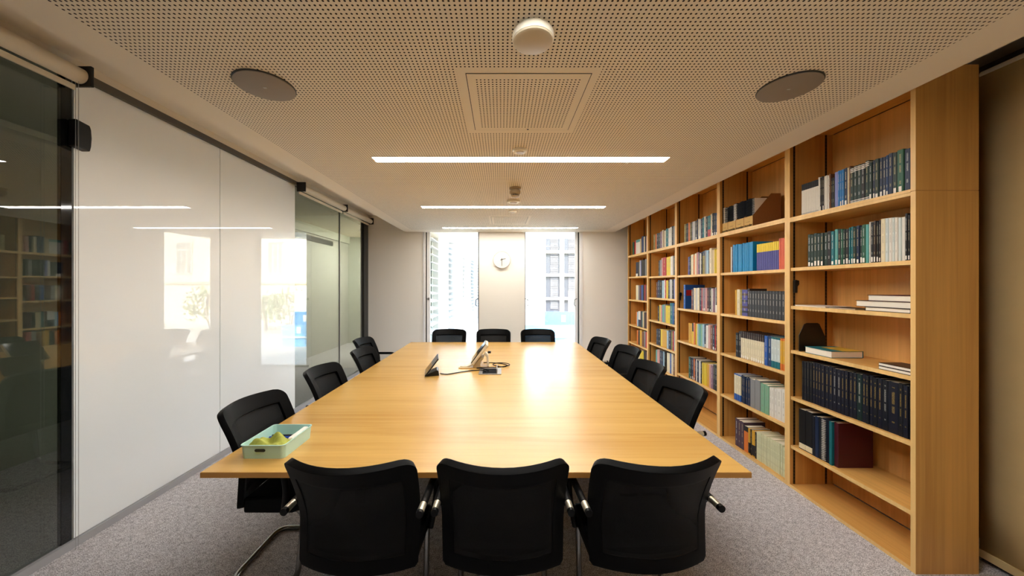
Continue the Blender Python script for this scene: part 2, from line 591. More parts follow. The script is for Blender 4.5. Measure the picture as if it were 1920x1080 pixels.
def panel(x0, x1, y0, y1, lab, matname):
    t = thing('ceiling_access_panel', lab, 'access panel', ((x0 + x1) / 2, (y0 + y1) / 2, ZC), group='ceiling access panels')
    a, b = (x1 - x0) / 2, (y1 - y0) / 2
    MB().box(-a, a, -b, b, -0.001, -0.0002).build('shadow_gap', M['black_frame'], t)
    e = 0.0042
    MB().box(-a + e, a - e, -b + e, b - e, -0.0025, -0.0011).build('panel_board', perforated(matname, '#e6ddcc', (x0 + 0.041, x0 + 0.041 + 27 * 0.01972), (y0 + 0.041, y0 + 0.041 + 27 * 0.01972)), t)
    MB().lathe([(0.006, 0), (0.006, -0.003)], ((0.04), b - 0.016, -0.0026), n=16).build('panel_lock', M['dark_frame'], t)

panel(-0.1736, 0.4394, 1.674, 2.282, 'square perforated access panel in the ceiling near the round white disc', 'access_panel_board')
panel(-0.155, 0.40, 5.11, 5.72, 'faint square access panel between the last two light lines', 'access_panel_board_far')

for x, y, lab, v in ((-1.21, 1.776, 'round grey ceiling loudspeaker on the glass partition side', 0), (1.483, 1.789, 'round grey ceiling loudspeaker on the bookcase side', 1)):
    t = thing('ceiling_loudspeaker', lab, 'loudspeaker', (x, y, ZC), group='ceiling loudspeakers')
    MB().lathe([(0.139, -0.0004), (0.139, -0.004), (0.136, -0.006)], n=64).build('speaker_rim', M['dark_frame'], t)
    MB().lathe([(0.1355, -0.0065), (0.1355, -0.010), (0.132, -0.0115), (0.05, -0.0125), (0.001, -0.0128)], n=64).build('speaker_grille', M['speaker'], t)
    MB().box(-0.008, 0.008, -0.005, 0.005, -0.0140, -0.0129).build('maker_badge', M['alu'], t)

t = thing('ceiling_disc_unit', 'large round off-white disc on the ceiling before the access panel', 'ceiling fitting', (0.128, 1.405, ZC))
MB().lathe([(0.078, -0.0005), (0.078, -0.010), (0.084, -0.012), (0.084, -0.030), (0.082, -0.034)], n=56).build('disc_body', M['cream_plastic'], t)
MB().lathe([(0.0815, -0.0345), (0.079, -0.040), (0.072, -0.043), (0.001, -0.045)], n=56).build('disc_face', M['disc_face'], t)

def small_disc(x, y, r, h, lab):
    t = thing('ceiling_sensor', lab, 'sensor', (x, y, ZC), group='ceiling sensors')
    MB().lathe([(r, -0.0005), (r, -h * 0.4), (r * 0.92, -h * 0.7), (r * 0.6, -h * 0.75)], n=40).build('sensor_ring', M['cream_plastic'], t)
    MB().lathe([(r * 0.6, -h * 0.76), (r * 0.5, -h), (0.001, -h * 1.05)], n=32).build('sensor_lens', pm('sensor_lens_grey', '#c9c2b8', 0.3), t)

small_disc(0.14, 2.62, 0.056, 0.022, 'small round white sensor on the ceiling just before the first light line')
small_disc(0.147, 4.17, 0.078, 0.03, 'flat round sensor between the smoke detector and the middle light line')
small_disc(0.153, 4.76, 0.055, 0.02, 'small round sensor just past the middle light line')

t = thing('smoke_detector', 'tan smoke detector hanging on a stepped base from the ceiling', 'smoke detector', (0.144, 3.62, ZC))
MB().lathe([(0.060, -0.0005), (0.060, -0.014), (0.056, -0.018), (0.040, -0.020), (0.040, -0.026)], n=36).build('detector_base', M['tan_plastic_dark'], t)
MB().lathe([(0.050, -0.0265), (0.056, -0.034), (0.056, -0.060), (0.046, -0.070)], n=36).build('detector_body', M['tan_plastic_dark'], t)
v = MB()
for k in range(14):
    a = 2 * PI * k / 14
    c, s_ = math.cos(a), math.sin(a)
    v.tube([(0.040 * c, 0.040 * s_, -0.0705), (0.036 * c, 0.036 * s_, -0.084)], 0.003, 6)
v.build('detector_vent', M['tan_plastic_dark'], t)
MB().lathe([(0.030, -0.0702), (0.030, -0.0845)], n=20).build('sensing_chamber', M['black'], t)
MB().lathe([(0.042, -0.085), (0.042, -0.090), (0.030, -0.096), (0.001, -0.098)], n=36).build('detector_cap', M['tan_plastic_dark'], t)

# ------------------------------------------------------------------ roller blinds
def roller(x, z, r, y0, y1, lab, hem=True, cap_near=False, cap_far=True, side=1):
    t = thing('roller_blind', lab, 'roller blind', (x, y0, z), group='roller blinds')
    L = y1 - y0
    MB().tube([(0, 0.02, 0), (0, L - 0.02, 0)], r, 28).build('fabric_roll', M['tube'], t)
    if hem:
        MB().box(-0.035 * side - 0.006, -0.035 * side + 0.006, 0.02, L - 0.02, -r - 0.035, -r - 0.005).build('hem_bar', M['tube'], t)
    for e, on in ((0.0, cap_near), (L, cap_far)):
        if on:
            MB().box(-r - 0.012, r + 0.012, e - 0.018 if e else 0, e if e else 0.018, -r - 0.012, r + 0.02).build('bracket', M['black_frame'], t, bevel=0.004)
    return t

roller(-2.468, 2.782, 0.044, -2.2, 2.055, 'rolled-up white blind above the dark glass pane')
roller(-2.468, 2.775, 0.042, 4.27, 5.46, 'rolled-up white blind starting at the end of the white glass panels', cap_near=True)
roller(-2.468, 2.775, 0.042, 5.48, 6.56, 'rolled-up white blind ending at the back wall')

# bead chains
def chain(name, pts, lab, pitch=0.0066, r=0.0024):
    m = MB()
    for a, b in zip(pts[:-1], pts[1:]):
        a, b = Vector(a), Vector(b)
        n = max(2, int((b - a).length / pitch))
        for k in range(n):
            p = a.lerp(b, k / n)
            vs = [p + Vector(d) * r for d in ((1, 0, 0), (-1, 0, 0), (0, 1, 0), (0, -1, 0), (0, 0, 1), (0, 0, -1))]
            m.add(vs, [(0, 2, 4), (2, 1, 4), (1, 3, 4), (3, 0, 4), (2, 0, 5), (1, 2, 5), (3, 1, 5), (0, 3, 5)], 0, True)
    m.tube(pts, 0.0008, 5)
    o = m.build(name, M['alu'])
    tag(o, lab, 'chain', 'blind chains', kind='thing')
    return o

chain('bead_chain', [(-2.445, 2.005, 2.735), (-2.445, 2.005, 0.03), (-2.445, 2.03, 0.012), (-2.463, 2.005, 0.03), (-2.463, 2.005, 2.735)], 'long metal bead chain hanging beside the dark glass pane')
chain('bead_chain', [(2.69, 1.966, 2.71), (2.69, 1.966, 0.10), (2.69, 1.985, 0.10), (2.69, 1.985, 2.71)], 'thin bead chain in the gap between bookcase and lowered blind')

t = thing('roller_blind', 'lowered cream fabric blind beside the end of the bookcases', 'roller blind', (2.70, -2.2, 0), group='roller blinds')
MB().tube([(0.02, 0.0, 2.74), (0.02, 4.157, 2.74)], 0.023, 24).build('fabric_roll', M['tube'], t)
m = MB()
ny, nz = 24, 10
for s_ in (0, 1):
    pass
vs = []; fs = []
for j in range(ny + 1):
    for k in range(nz + 1):
        u = j / ny; w_ = k / nz
        vs.append((0.0018 * math.sin(u * 9 + w_ * 2) + 0.001 * math.sin(w_ * 7), 4.157 * u, 0.07 + (2.735 - 0.07) * w_))
for j in range(ny):
    for k in range(nz):
        a = j * (nz + 1) + k
        fs.append((a, a + nz + 1, a + nz + 2, a + 1))
m.add(vs, fs, 0, True)
bl = m.build('blind_fabric', M['blind'], t)
sm = bl.modifiers.new('thickness', 'SOLIDIFY'); sm.thickness = 0.0012
MB().box(-0.006, 0.006, 0.0, 4.157, 0.028, 0.072).build('hem_bar', M['blind'], t, bevel=0.002)

# ------------------------------------------------------------------ wall clock
t = thing('wall_clock', 'round white wall clock showing half past two between the windows', 'clock', (0.01, YB, 2.058))
MB().lathe([(0.150, -0.002), (0.166, -0.006), (0.166, -0.040), (0.160, -0.046), (0.156, -0.046), (0.154, -0.036)], axis='y', n=64).build('clock_case', pm('clock_case_white', '#ded8ca', 0.35), t)
MB().lathe([(0.155, -0.030), (0.155, -0.034), (0.001, -0.0345)], axis='y', n=64).build('clock_dial', M['clock_face'], t)
num = []
for k in range(1, 13):
    a = PI / 2 - k * PI / 6
    o = text_mesh(str(k), 0.042, 'clock_numeral', M['ink'], t)
    o.rotation_euler = (PI / 2, 0, 0)
    o.location = (0.112 * math.cos(a), -0.0352, 0.112 * math.sin(a))
mk = MB()
for k in range(60):
    a = k * PI / 30
    r0, r1 = (0.138, 0.150) if k % 5 == 0 else (0.144, 0.150)
    mk.tube([(r0 * math.cos(a), -0.0352, r0 * math.sin(a)), (r1 * math.cos(a), -0.0352, r1 * math.sin(a))], 0.0011 if k % 5 else 0.0018, 4)
mk.build('minute_marks', M['ink'], t)
def hand(name, ang, l, tail, w, y):
    c, s_ = math.sin(ang), math.cos(ang)
    P = lambda d, q: (d * c + q * s_, d * s_ - q * c)
    MB().prism([P(-tail, -w), P(-tail, w), P(l * 0.9, w * 0.7), P(l, 0), P(l * 0.9, -w * 0.7)], y - 0.001, y, 'y').build(name, M['black'], t)
hand('hour_hand', math.radians(75), 0.078, 0.028, 0.007, -0.037)
hand('minute_hand', math.radians(180), 0.128, 0.03, 0.0055, -0.0395)
MB().lathe([(0.009, -0.036), (0.009, -0.042), (0.004, -0.043)], axis='y', n=20).build('hand_hub', M['black'], t)

# ------------------------------------------------------------------ outside
GZ = -0.75
struct('ground', MB().box(-30, 45, YB + 0.14, 70, GZ - 0.3, GZ), pm('pale_paving', '#cfc9c0', 0.85, var=0.05, vscale=2), 'pale paved ground outside the windows', 'ground')
fw = pm('white_render', '#e9e6e2', 0.7)
fp = pm('recess_grey', '#14151b', 0.6)
t = thing('louvred_facade', 'white building wing with stacked louvre slats outside the window by the partition', 'building', (-1.75, 0, GZ))
XF = -1.75
bays = [(8.6, 1.0), (11.6, 1.55), (15.8, 2.0), (20.0, 2.4), (25.0, 2.4)]
mw = MB()
mw.box(-0.6, -0.30, 7.2, 30, 0, 9.5)
mw.build('facade_wall', fw, t)
px = 7.4
m = MB()
for y, l in bays: m.box(-0.30, 0.0, px, y - 0.12, 0, 9.5); px = y + l + 0.05
m.box(-0.30, 0.0, px, 30, 0, 9.5)
m.build('facade_piers', fw, t)
m = MB()
m.box(-0.30, 0.06, 10.9, 30, 3.95, 4.45)
m.build('floor_band', fw, t)
rec = MB()
for y, l in bays: rec.box(-0.30, -0.27, y - 0.12, y + l + 0.05, 0, 9.5)
rec.build('window_recess', fp, t)
for y, l in bays:
    m = MB()
    z = 0.1
    while z < 8.6:
        if not (3.8 < z < 4.45 and y > 11):
            m.add([(-0.24, y, z + 0.055), (0.02, y, z), (0.02, y, z + 0.022), (-0.24, y, z + 0.077),
                   (-0.24, y + l, z + 0.055), (0.02, y + l, z), (0.02, y + l, z + 0.022), (-0.24, y + l, z + 0.077)],
                  [(0, 1, 2, 3), (7, 6, 5, 4), (0, 4, 5, 1), (1, 5, 6, 2), (2, 6, 7, 3), (3, 7, 4, 0)])
        z += 0.2
    m.build('louvre_slats', fw, t)

YG = 20.0
t = thing('gridded_facade', 'pale building with gridded grey windows outside the window by the bookcases', 'building', (0, YG, GZ))
m = MB()
m.box(-1.2, 2.55, 0, 0.5, 0, 6.3)
m.box(2.55, 5.2, 0, 0.5, 0, 0.8)
m.box(4.9, 5.4, 0, 0.5, 0, 6.3)
m.box(2.55, 4.9, 0, 0.5, 6.0, 6.3)
m.build('facade_wall', fw, t)
m = MB()
for z in (1.5, 2.86, 4.2, 5.5): m.box(2.55, 4.95, 0.02, 0.2, z + 0.02, z + 0.17)
for x in (3.4, 4.4): m.box(x, x + 0.22, 0.0, 0.22, 0.8, 6.0)
m.build('window_grid', fw, t)
pa = pm('facade_pane_grey', '#3d3f49', 0.3)
pb = pm('facade_blind_grey', '#5f5f67', 0.7)
for x0, x1 in ((2.55, 3.4), (3.62, 4.4), (4.62, 4.9)):
    MB().box(x0, x1, 0.25, 0.3, 0.8, 6.0).build('facade_pane', pa, t)
    m = MB()
    z = 1.0
    while z < 5.9:
        m.box(x0 + (x1 - x0) * 0.36, x1 - (x1 - x0) * 0.12, 0.2, 0.24, z, z + 0.075); z += 0.1
    m.build('facade_blind', pb, t)

t = thing('site_hoarding', 'light blue hoarding with white notices outside the window by the bookcases', 'hoarding', (0, 14.0, GZ))
MB().box(1.75, 3.3, 0.0, 0.06, 0.0, 1.28).build('hoarding_board', pm('hoarding_blue', '#4f93c8', 0.6), t)
MB().box(0.75, 3.3, -0.75, -0.70, 0.0, 0.82).build('hoarding_screen', pm('hoarding_pale_blue', '#7db9e4', 0.6), t)
for x, z in ((2.05, 0.48), (2.55, 0.5), (3.0, 0.92), (2.3, 0.95)):
    MB().box(x, x + 0.15, -0.765, -0.751, z, z + 0.25).build('notice_sheet', M['white_frame'], t)
MB().box(0.75, 3.3, -0.8, -0.76, 0.34, 0.39).build('hoarding_rail', M['white_frame'], t)
t = thing('site_cabinet', 'plain white cabinet standing behind the blue hoarding', 'cabinet', (3.0, 15.2, GZ))
MB().box(0.08, 0.98, 0, 0.8, 0, 2.1).build('cabinet_body', M['white_frame'], t, bevel=0.02)

t = thing('cream_building', 'cream building with small-paned windows reflected in the white glass panels', 'building', (0, 22.0, GZ))
m = MB().box(5.6, 22, 0, 1, 0, 6.6)
m.build('facade_wall', pm('cream_render', '#f1e2d0', 0.8), t)
MB().box(5.6, 22, -0.12, 0, 2.45, 2.6).build('string_course', pm('cream_stone', '#d8c4ac', 0.8), t)
for x in (6.0, 8.7, 11.6, 14.5, 17.4):
    w = MB().box(x, x + 1.0, -0.04, 0.0, 3.1, 5.1).build('window_pane', pm('dull_pane', '#a8a9a4', 0.2) if x == 6.0 else bpy.data.materials['dull_pane'], t)
    m = MB()
    for k in range(4): m.box(x + k * 0.32, x + k * 0.32 + 0.05, -0.07, -0.04, 3.1, 5.1)
    for k in range(5): m.box(x, x + 1.01, -0.07, -0.04, 3.1 + k * 0.49, 3.14 + k * 0.49)
    m.build('glazing_bars', M['white_frame'], w)

def shrub(x, y, r, h, lab, seed):
    rnd = random.Random(seed)
    t = thing('garden_shrub', lab, 'shrub', (x, y, GZ), group='shrubs outside')
    st = MB()
    for k in range(7):
        a = rnd.uniform(0, 2 * PI)
        st.tube([(0, 0, 0), (0.3 * r * math.cos(a), 0.3 * r * math.sin(a), h * 0.4), (0.6 * r * math.cos(a + .3), 0.6 * r * math.sin(a + .3), h * 0.75)], 0.018, 6)
    st.build('shrub_stem', pm('bark', '#5b4a38', 0.9) if 'bark' not in bpy.data.materials else bpy.data.materials['bark'], t)
    lf = MB()
    for k in range(900):
        a = rnd.uniform(0, 2 * PI); b = math.acos(rnd.uniform(-0.6, 1)); q = rnd.uniform(0.5, 1)
        p = Vector((r * q * math.sin(b) * math.cos(a), r * q * math.sin(b) * math.sin(a), h * 0.5 + h * 0.5 * q * math.cos(b)))
        d = Vector((rnd.gauss(0, 1), rnd.gauss(0, 1), rnd.gauss(0, 1))).normalized()
        e = d.cross(Vector((0, 0, 1))).normalized()
        s = rnd.uniform(0.07, 0.14)
        lf.add([p, p + d * s + e * s * .4, p + d * 2 * s, p + d * s - e * s * .4], [(0, 1, 2, 3)])
    lf.build('foliage', pm('leaf_green', '#7d9a52', 0.6, var=0.25, vscale=3) if 'leaf_green' not in bpy.data.materials else bpy.data.materials['leaf_green'], t)

shrub(5.6, 17.5, 1.0, 2.3, 'broad leafy shrub before the cream building, first in from the gridded facade', 1)
shrub(7.4, 18.5, 0.9, 2.0, 'middle one of the leafy shrubs before the cream building', 2)
shrub(10.0, 18.0, 1.1, 2.5, 'tall leafy shrub standing off from the other shrubs outside', 3)

# ------------------------------------------------------------------ table
t = thing('conference_table', 'long beech conference table filling the middle of the room', 'table', (-0.112, 3.295, 0))
TX0, TX1, TY0, TY1, TZ = -1.32 + 0.112, 1.097 + 0.112, 1.52 - 3.295, 5.07 - 3.295, 0.735
MB().box(TX0, TX1, TY0, TY1, TZ - 0.0245, TZ).build('tabletop', M['table'], t, bevel=0.0015)
for ea, eb in ((TY0 - 0.0014, TY0 - 0.0001), (TY1 + 0.0001, TY1 + 0.0014)):
    MB().box(TX0, TX1, ea, eb, TZ - 0.0243, TZ - 0.0015).build('edge_banding', M['table_edge'], t)
f = MB()
f.box(-0.75, 0.75, -1.25, -1.19, 0.65, 0.709); f.box(-0.75, 0.75, 1.19, 1.25, 0.65, 0.709)
f.box(-0.75, -0.69, -1.19, 1.19, 0.65, 0.709); f.box(0.69, 0.75, -1.19, 1.19, 0.65, 0.709)
f.build('underframe', M['black'], t)
for sx in (-1, 1):
    for sy in (-1, 1):
        l = MB().box(sx * 0.72 - 0.03, sx * 0.72 + 0.03, sy * 1.22 - 0.03, sy * 1.22 + 0.03, 0.012, 0.65).build('leg', M['black'], t)
        MB().lathe([(0.028, 0.0), (0.028, 0.0118)], (sx * 0.72, sy * 1.22, 0), n=20).build('foot_pad', M['black_frame'], l)
MB().box(-0.14, 0.14, -0.9, 0.9, 0.56, 0.649).build('cable_tray', M['black'], t)

# ------------------------------------------------------------------ chairs
def chair_back():
    """two meshes: the padded frame and the netting in it"""
    zb, zt = 0.412, 0.890
    vs_ = [0, .03, .10, .125, .2, .3, .4, .5, .6, .7, .78, .835, .86, .90, .93, .955, .975, .99, 1.0]
    us = [-1, -.97, -.92, -.84, -.80, -.7, -.55, -.4, -.2, 0, .2, .4, .55, .7, .80, .84, .92, .97, 1]
    r = 0.05
    V = []
    for v in vs_:
        z = zb + (zt - zb) * v
        w = 0.240 + 0.014 * v
        if z > zt - r:
            d = z - (zt - r); w -= r - math.sqrt(max(0.0, r * r - d * d)) * 1.0
            w = max(w, 0.254 - r)
        if v < 0.03: w -= 0.012
        for u in us:
            x = w * u
            xx = x / 0.248
            q_ = max(0.0, (v - 0.38) / 0.62)
            y = -0.118 - 0.136 * q_ ** 1.4 + xx * xx * (0.066 + 0.034 * v)
            V.append((x, y, z))
    nu = len(us)
    fr, pnl = [], []
    for j in range(len(vs_) - 1):
        for i in range(nu - 1):
            q = (j * nu + i, j * nu + i + 1, (j + 1) * nu + i + 1, (j + 1) * nu + i)
            um, vm = (us[i] + us[i + 1]) / 2, (vs_[j] + vs_[j + 1]) / 2
            if not (abs(um) < 0.80 and 0.125 < vm < 0.835): fr.append(q)
            if abs(um) < 0.85 and 0.09 < vm < 0.85: pnl.append(q)
    return V, fr, pnl


def make_chair():
    t = thing('conference_chair', 'x', 'chair', (0, 0, 0))
    V, fr, pnl = chair_back()
    b = MB().add(V, fr, 0, True).build('backrest', M['chair_black'], t, auto=False)
    s = b.modifiers.new('thickness', 'SOLIDIFY'); s.thickness = 0.028; s.offset = 0.0
    s = b.modifiers.new('soft', 'BEVEL'); s.width = 0.009; s.segments = 3; s.limit_method = 'ANGLE'; s.angle_limit = math.radians(50)
    n = MB().add([(a_, b_ - 0.0123, c_) for a_, b_, c_ in V], pnl, 0, True).build('mesh_panel', M['mesh_fabric'], b, auto=False)
    s = n.modifiers.new('thickness', 'SOLIDIFY'); s.thickness = 0.003; s.offset = 0.0
    m = MB()
    # seat cushion with a rounded front
    prof = [(-0.05, 0.384), (0.20, 0.384), (0.250, 0.400), (0.262, 0.440), (0.255, 0.462), (0.225, 0.474), (0.05, 0.468), (-0.05, 0.462)]
    m.prism(prof, -0.228, 0.228, 'x')
    m.build('seat', M['chair_black'], t, bevel=0.012)
    path = fillet([(-0.206, -0.04, 0.402), (-0.206, 0.255, 0.402), (-0.206, 0.215, 0.0144), (-0.206, -0.135, 0.0144), (0.206, -0.135, 0.0144),
                   (0.206, 0.215, 0.0144), (0.206, 0.255, 0.402), (0.206, -0.04, 0.402)], 0.075, 7)
    MB().tube(path, 0.0140, 14).build('cantilever_frame', M['tube_steel'], t)
    for sx in (-1, 1):
        p = fillet([(sx * 0.268, -0.070, 0.664), (sx * 0.268, 0.165, 0.664), (sx * 0.268, 0.20, 0.55), (sx * 0.24, 0.17, 0.404)], 0.06, 6)
        a = MB().tube(p, 0.0155, 14).build('armrest', M['chair_plastic'], t)
        MB().tube([(sx * 0.268, -0.120, 0.664), (sx * 0.268, -0.0705, 0.664)], 0.0140, 16).build('chrome_sleeve', M['satin_steel'], a)
        MB().tube([(sx * 0.268, -0.136, 0.664), (sx * 0.268, -0.1205, 0.664)], 0.0145, 16).build('end_cap', M['chair_plastic'], a)
        MB().tube([(sx * 0.255, -0.055, 0.655), (sx * 0.236, -0.058, 0.640)], 0.009, 8).build('arm_bracket', M['chair_plastic'], a)
    return t


chair0 = make_chair()
used = False
def chair(x, y, deg, lab, grp):
    global used
    c = copy_tree(chair0) if used else chair0
    used = True
    c.location = (x, y, 0); c.rotation_euler = (0, 0, math.radians(deg))
    c['label'] = lab; c['group'] = grp
    return c

G = 'chairs around the conference table'
chair(-0.583, 1.487, -1.5, 'black armchair with its back to us, next to the mint tray', G)
chair(0.006, 1.490, 0, 'black armchair with its back to us, middle of the three', G)
chair(0.603, 1.500, 3.0, 'black armchair with its back to us, on the bookcase side', G)
chair(-0.785, 5.105, 180, 'black chair at the window end, before the louvred window', G)
chair(-0.118, 5.105, 180, 'black chair at the window end, below the wall clock', G)
chair(0.550, 5.105, 180, 'black chair at the window end, before the gridded facade window', G)
chair(-1.275, 2.005, -90, 'black chair beside the mint tray, facing across the table', G)
chair(-1.292, 2.81, -90, 'black chair on the partition side, second from the mint tray', G)
chair(-1.280, 3.605, -90, 'black chair on the partition side, third from the mint tray', G)
chair(-1.570, 4.340, -90, 'black chair pulled back from the table, close to the clear panes', G)
chair(1.092, 4.330, 95.5, 'black chair on the bookcase side, last of four before the window wall', G)
chair(1.21, 3.720, 97, 'black chair on the bookcase side, third of four, pulled out farther than its neighbours', G)
chair(1.098, 2.935, 93, 'black chair on the bookcase side, second of four from the camera end', G)
chair(1.070, 2.345, 95, 'black chair on the bookcase side, first of four from the camera end', G)

# ------------------------------------------------------------------ things on the table
TT = 0.735
t = thing('storage_tray', 'mint green plastic tray on the table corner', 'tray', (-1.128, 1.757, TT + 0.0005), rz=math.radians(0.0))
def tray_ring(w, d, z, r=0.018, n=5):
    pts = []
    for cx, cy, a0 in ((w - r, d - r, 0), (-w + r, d - r, 90), (-w + r, -d + r, 180), (w - r, -d + r, 270)):
        for k in range(n + 1):
            a = math.radians(a0 + 90 * k / n)
            pts.append((cx + r * math.cos(a), cy + r * math.sin(a), z))
    return pts
m = MB()
rings = [tray_ring(0.100, 0.118, 0.0), tray_ring(0.104, 0.124, 0.062), tray_ring(0.1065, 0.1265, 0.063), tray_ring(0.1065, 0.1265, 0.066), tray_ring(0.1015, 0.1215, 0.066), tray_ring(0.0975, 0.1155, 0.003)]
N = len(rings[0])
vv = [p for R in rings for p in R]
ff = []
for j in range(len(rings) - 1):
    for k in range(N):
        l = (k + 1) % N
        if j in (0, 4):        # leave the finger slot in the front wall
            pass
        ff.append((j * N + k, j * N + l, (j + 1) * N + l, (j + 1) * N + k))
ff.append(tuple(range(N))[::-1]); ff.append(tuple(range((len(rings) - 1) * N, len(rings) * N)))
m.add(vv, ff, 0, False)
m.build('tray_body', M['mint'], t)
sl = []
for k in range(9):
    a = math.radians(90 + 180 * k / 8); sl.append((-0.028 + 0.0072 * math.cos(a), 0.041 + 0.0072 * math.sin(a)))
for k in range(9):
    a = math.radians(-90 + 180 * k / 8); sl.append((0.008 + 0.0072 * math.cos(a), 0.041 + 0.0072 * math.sin(a)))
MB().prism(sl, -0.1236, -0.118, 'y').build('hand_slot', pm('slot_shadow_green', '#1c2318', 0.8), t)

def cloth(name, x0, x1, y0, y1, z, amp, seed, mat, lab, nx=44, ny=20):
    rnd = random.Random(seed)
    ph = [(rnd.uniform(15, 75), rnd.uniform(25, 130), rnd.uniform(0, 6), rnd.uniform(.4, 1)) for _ in range(7)]
    m = MB(); vs = []; fs = []
    for i in range(nx + 1):
        for j in range(ny + 1):
            u, v = i / nx, j / ny
            x = x0 + (x1 - x0) * u + 0.004 * math.sin(v * 9 + u * 5); y = y0 + (y1 - y0) * v + 0.006 * math.sin(u * 11) * (v - 0.3)
            h = sum(w * math.sin(a * (x - x0) + b * (y - y0) + p) for a, b, p, w in ph) / 3.0
            edge = min(1, min(u, 1 - u, v, 1 - v) * 6)
            vs.append((x, y, z + amp * (0.3 + 0.7 * edge) * (0.55 + 0.45 * h) * (0.75 + 0.5 * math.sin(u * 3.0 + .3)) ))
    for i in range(nx):
        for j in range(ny):
            a = i * (ny + 1) + j
            fs.append((a, a + ny + 1, a + ny + 2, a + 1))
    o = m.add(vs, fs, 0, True).build(name, mat, None, auto=False)
    s = o.modifiers.new('thickness', 'SOLIDIFY'); s.thickness = 0.003
    o.modifiers.new('smooth', 'SUBSURF').levels = 1
    tag(o, lab, 'cloth')
    return o
c = cloth('cleaning_cloth', -1.218, -1.045, 1.642, 1.738, TT + 0.046, 0.040, 4, pm('lime_cloth', '#a9ad4e', 0.9, var=0.12, vscale=90), 'crumpled lime green cloth lying in the mint tray')
pens = [('black', '#141416', 1.842, 'black'), ('blue', '#1c3f9a', 1.820, 'blue'), ('dark red', '#3a1518', 1.798, 'dark maroon'), ('red', '#b0312f', 1.776, 'red')]
for k, (nm, hx, y, colr) in enumerate(pens):
    t = thing('whiteboard_marker', '%s marker pen lying across the mint tray' % colr, 'marker', (-1.145 , y, TT + 0.0155 + 0.004), group='markers in the tray')
    mt = pm('marker_' + nm.replace(' ', '_'), hx, 0.35)
    MB().tube([(-0.066, 0, 0), (0.012, 0, 0)], 0.0088, 16).build('barrel', mt, t)
    MB().lathe([(0.0092, 0.0125), (0.0092, 0.058), (0.007, 0.062), (0.004, 0.064)], axis='x', n=16).build('cap', mt, t)
    t.location.x = -1.15
t = thing('eraser_bar', 'long white eraser bar leaning along the side of the mint tray', 'eraser', (-1.052, 1.80, TT + 0.004))
MB().box(-0.013, 0.013, -0.075, 0.072, 0.0, 0.058).build('eraser_body', pm('white_felt', '#e7e3dc', 0.9), t, bevel=0.008)

# wedge-shaped control tablet
t = thing('control_tablet', 'slim touch control tablet on a black wedge stand, edge-on to us', 'control tablet', (-0.645, 3.22, TT + 0.0005), rz=math.radians(11))
MB().prism([(-0.055, 0.0), (0.065, 0.0), (0.065, 0.012), (0.058, 0.045), (0.045, 0.050), (-0.055, 0.008)], -0.07, 0.07, 'y').build('stand', M['black'], t, bevel=0.004)
sc = MB()
d = Vector((0.118, 0, 0.150)).normalized(); nrm = Vector((-d.z, 0, d.x))
def slab(m, p0, L, th, y0, y1):
    a = p0; b = p0 + d * L
    q = [a, b, b + nrm * th, a + nrm * th]
    vs = [(p.x, y0, p.z) for p in q] + [(p.x, y1, p.z) for p in q]
    m.add(vs, [(3, 2, 1, 0), (4, 5, 6, 7), (0, 1, 5, 4), (1, 2, 6, 5), (2, 3, 7, 6), (3, 0, 4, 7)])
    return m
slab(sc, Vector((-0.055, 0, 0.010)), 0.190, 0.010, -0.125, 0.125).build('tablet_body', M['black'], t, bevel=0.003)
slab(MB(), Vector((-0.055, 0, 0.010)) + d * 0.008 + nrm * 0.0101, 0.174, 0.0008, -0.117, 0.117).build('screen', pm('dark_screen_glass', '#15130f', 0.06, spec=0.8), t)

# video telephone
t = thing('desk_video_phone', 'ivory desk phone with a tilted screen and handset on the table', 'telephone', (-0.225, 3.565, TT + 0.0005), rz=math.radians(2))
d = Vector((0.155, 0, 0.205)).normalized(); nrm = Vector((-d.z, 0, d.x))
slab(MB(), Vector((-0.055, 0, 0.028)), 0.245, 0.030, -0.13, 0.13).build('phone_body', M['beige_plastic'], t, bevel=0.008)
slab(MB(), Vector((-0.055, 0, 0.028)) + nrm * 0.0302 + d * 0.004, 0.237, 0.008, -0.126, 0.126).build('screen', pm('phone_screen_glass', '#1a1714', 0.08, spec=0.8), t, bevel=0.002)
MB().prism([(-0.06, 0.0), (0.0, 0.0), (0.02, 0.06), (0.05, 0.10), (0.02, 0.10), (-0.06, 0.03)], -0.10, 0.10, 'y').build('rear_housing', pm('tan_plastic', '#c9b084', 0.45), t, bevel=0.006)
MB().prism([(0.080, 0.0), (0.099, 0.0), (0.092, 0.115), (0.066, 0.142), (0.045, 0.125), (0.070, 0.100)], -0.045, 0.045, 'y').build('stand_leg', M['cream_plastic'], t, bevel=0.004)
MB().box(0.085, 0.118, 0.05, 0.066, 0.115, 0.138).build('camera_shutter', M['black'], t, bevel=0.002)
hs = []
for k in range(13):
    u = k / 12
    hs.append((-0.06 - 0.13 * u, -0.08, 0.034 - 0.022 * u + 0.012 * math.sin(u * PI) * -1 + 0.004))
MB().tube(hs, 0.0165, 12, flat=0.55).build('handset', M['cream_plastic'], t)
MB().box(-0.205, -0.06, -0.115, -0.02, 0.0, 0.010).build('handset_cradle', pm('tan_plastic_light', '#d6c09b', 0.45), t, bevel=0.004)

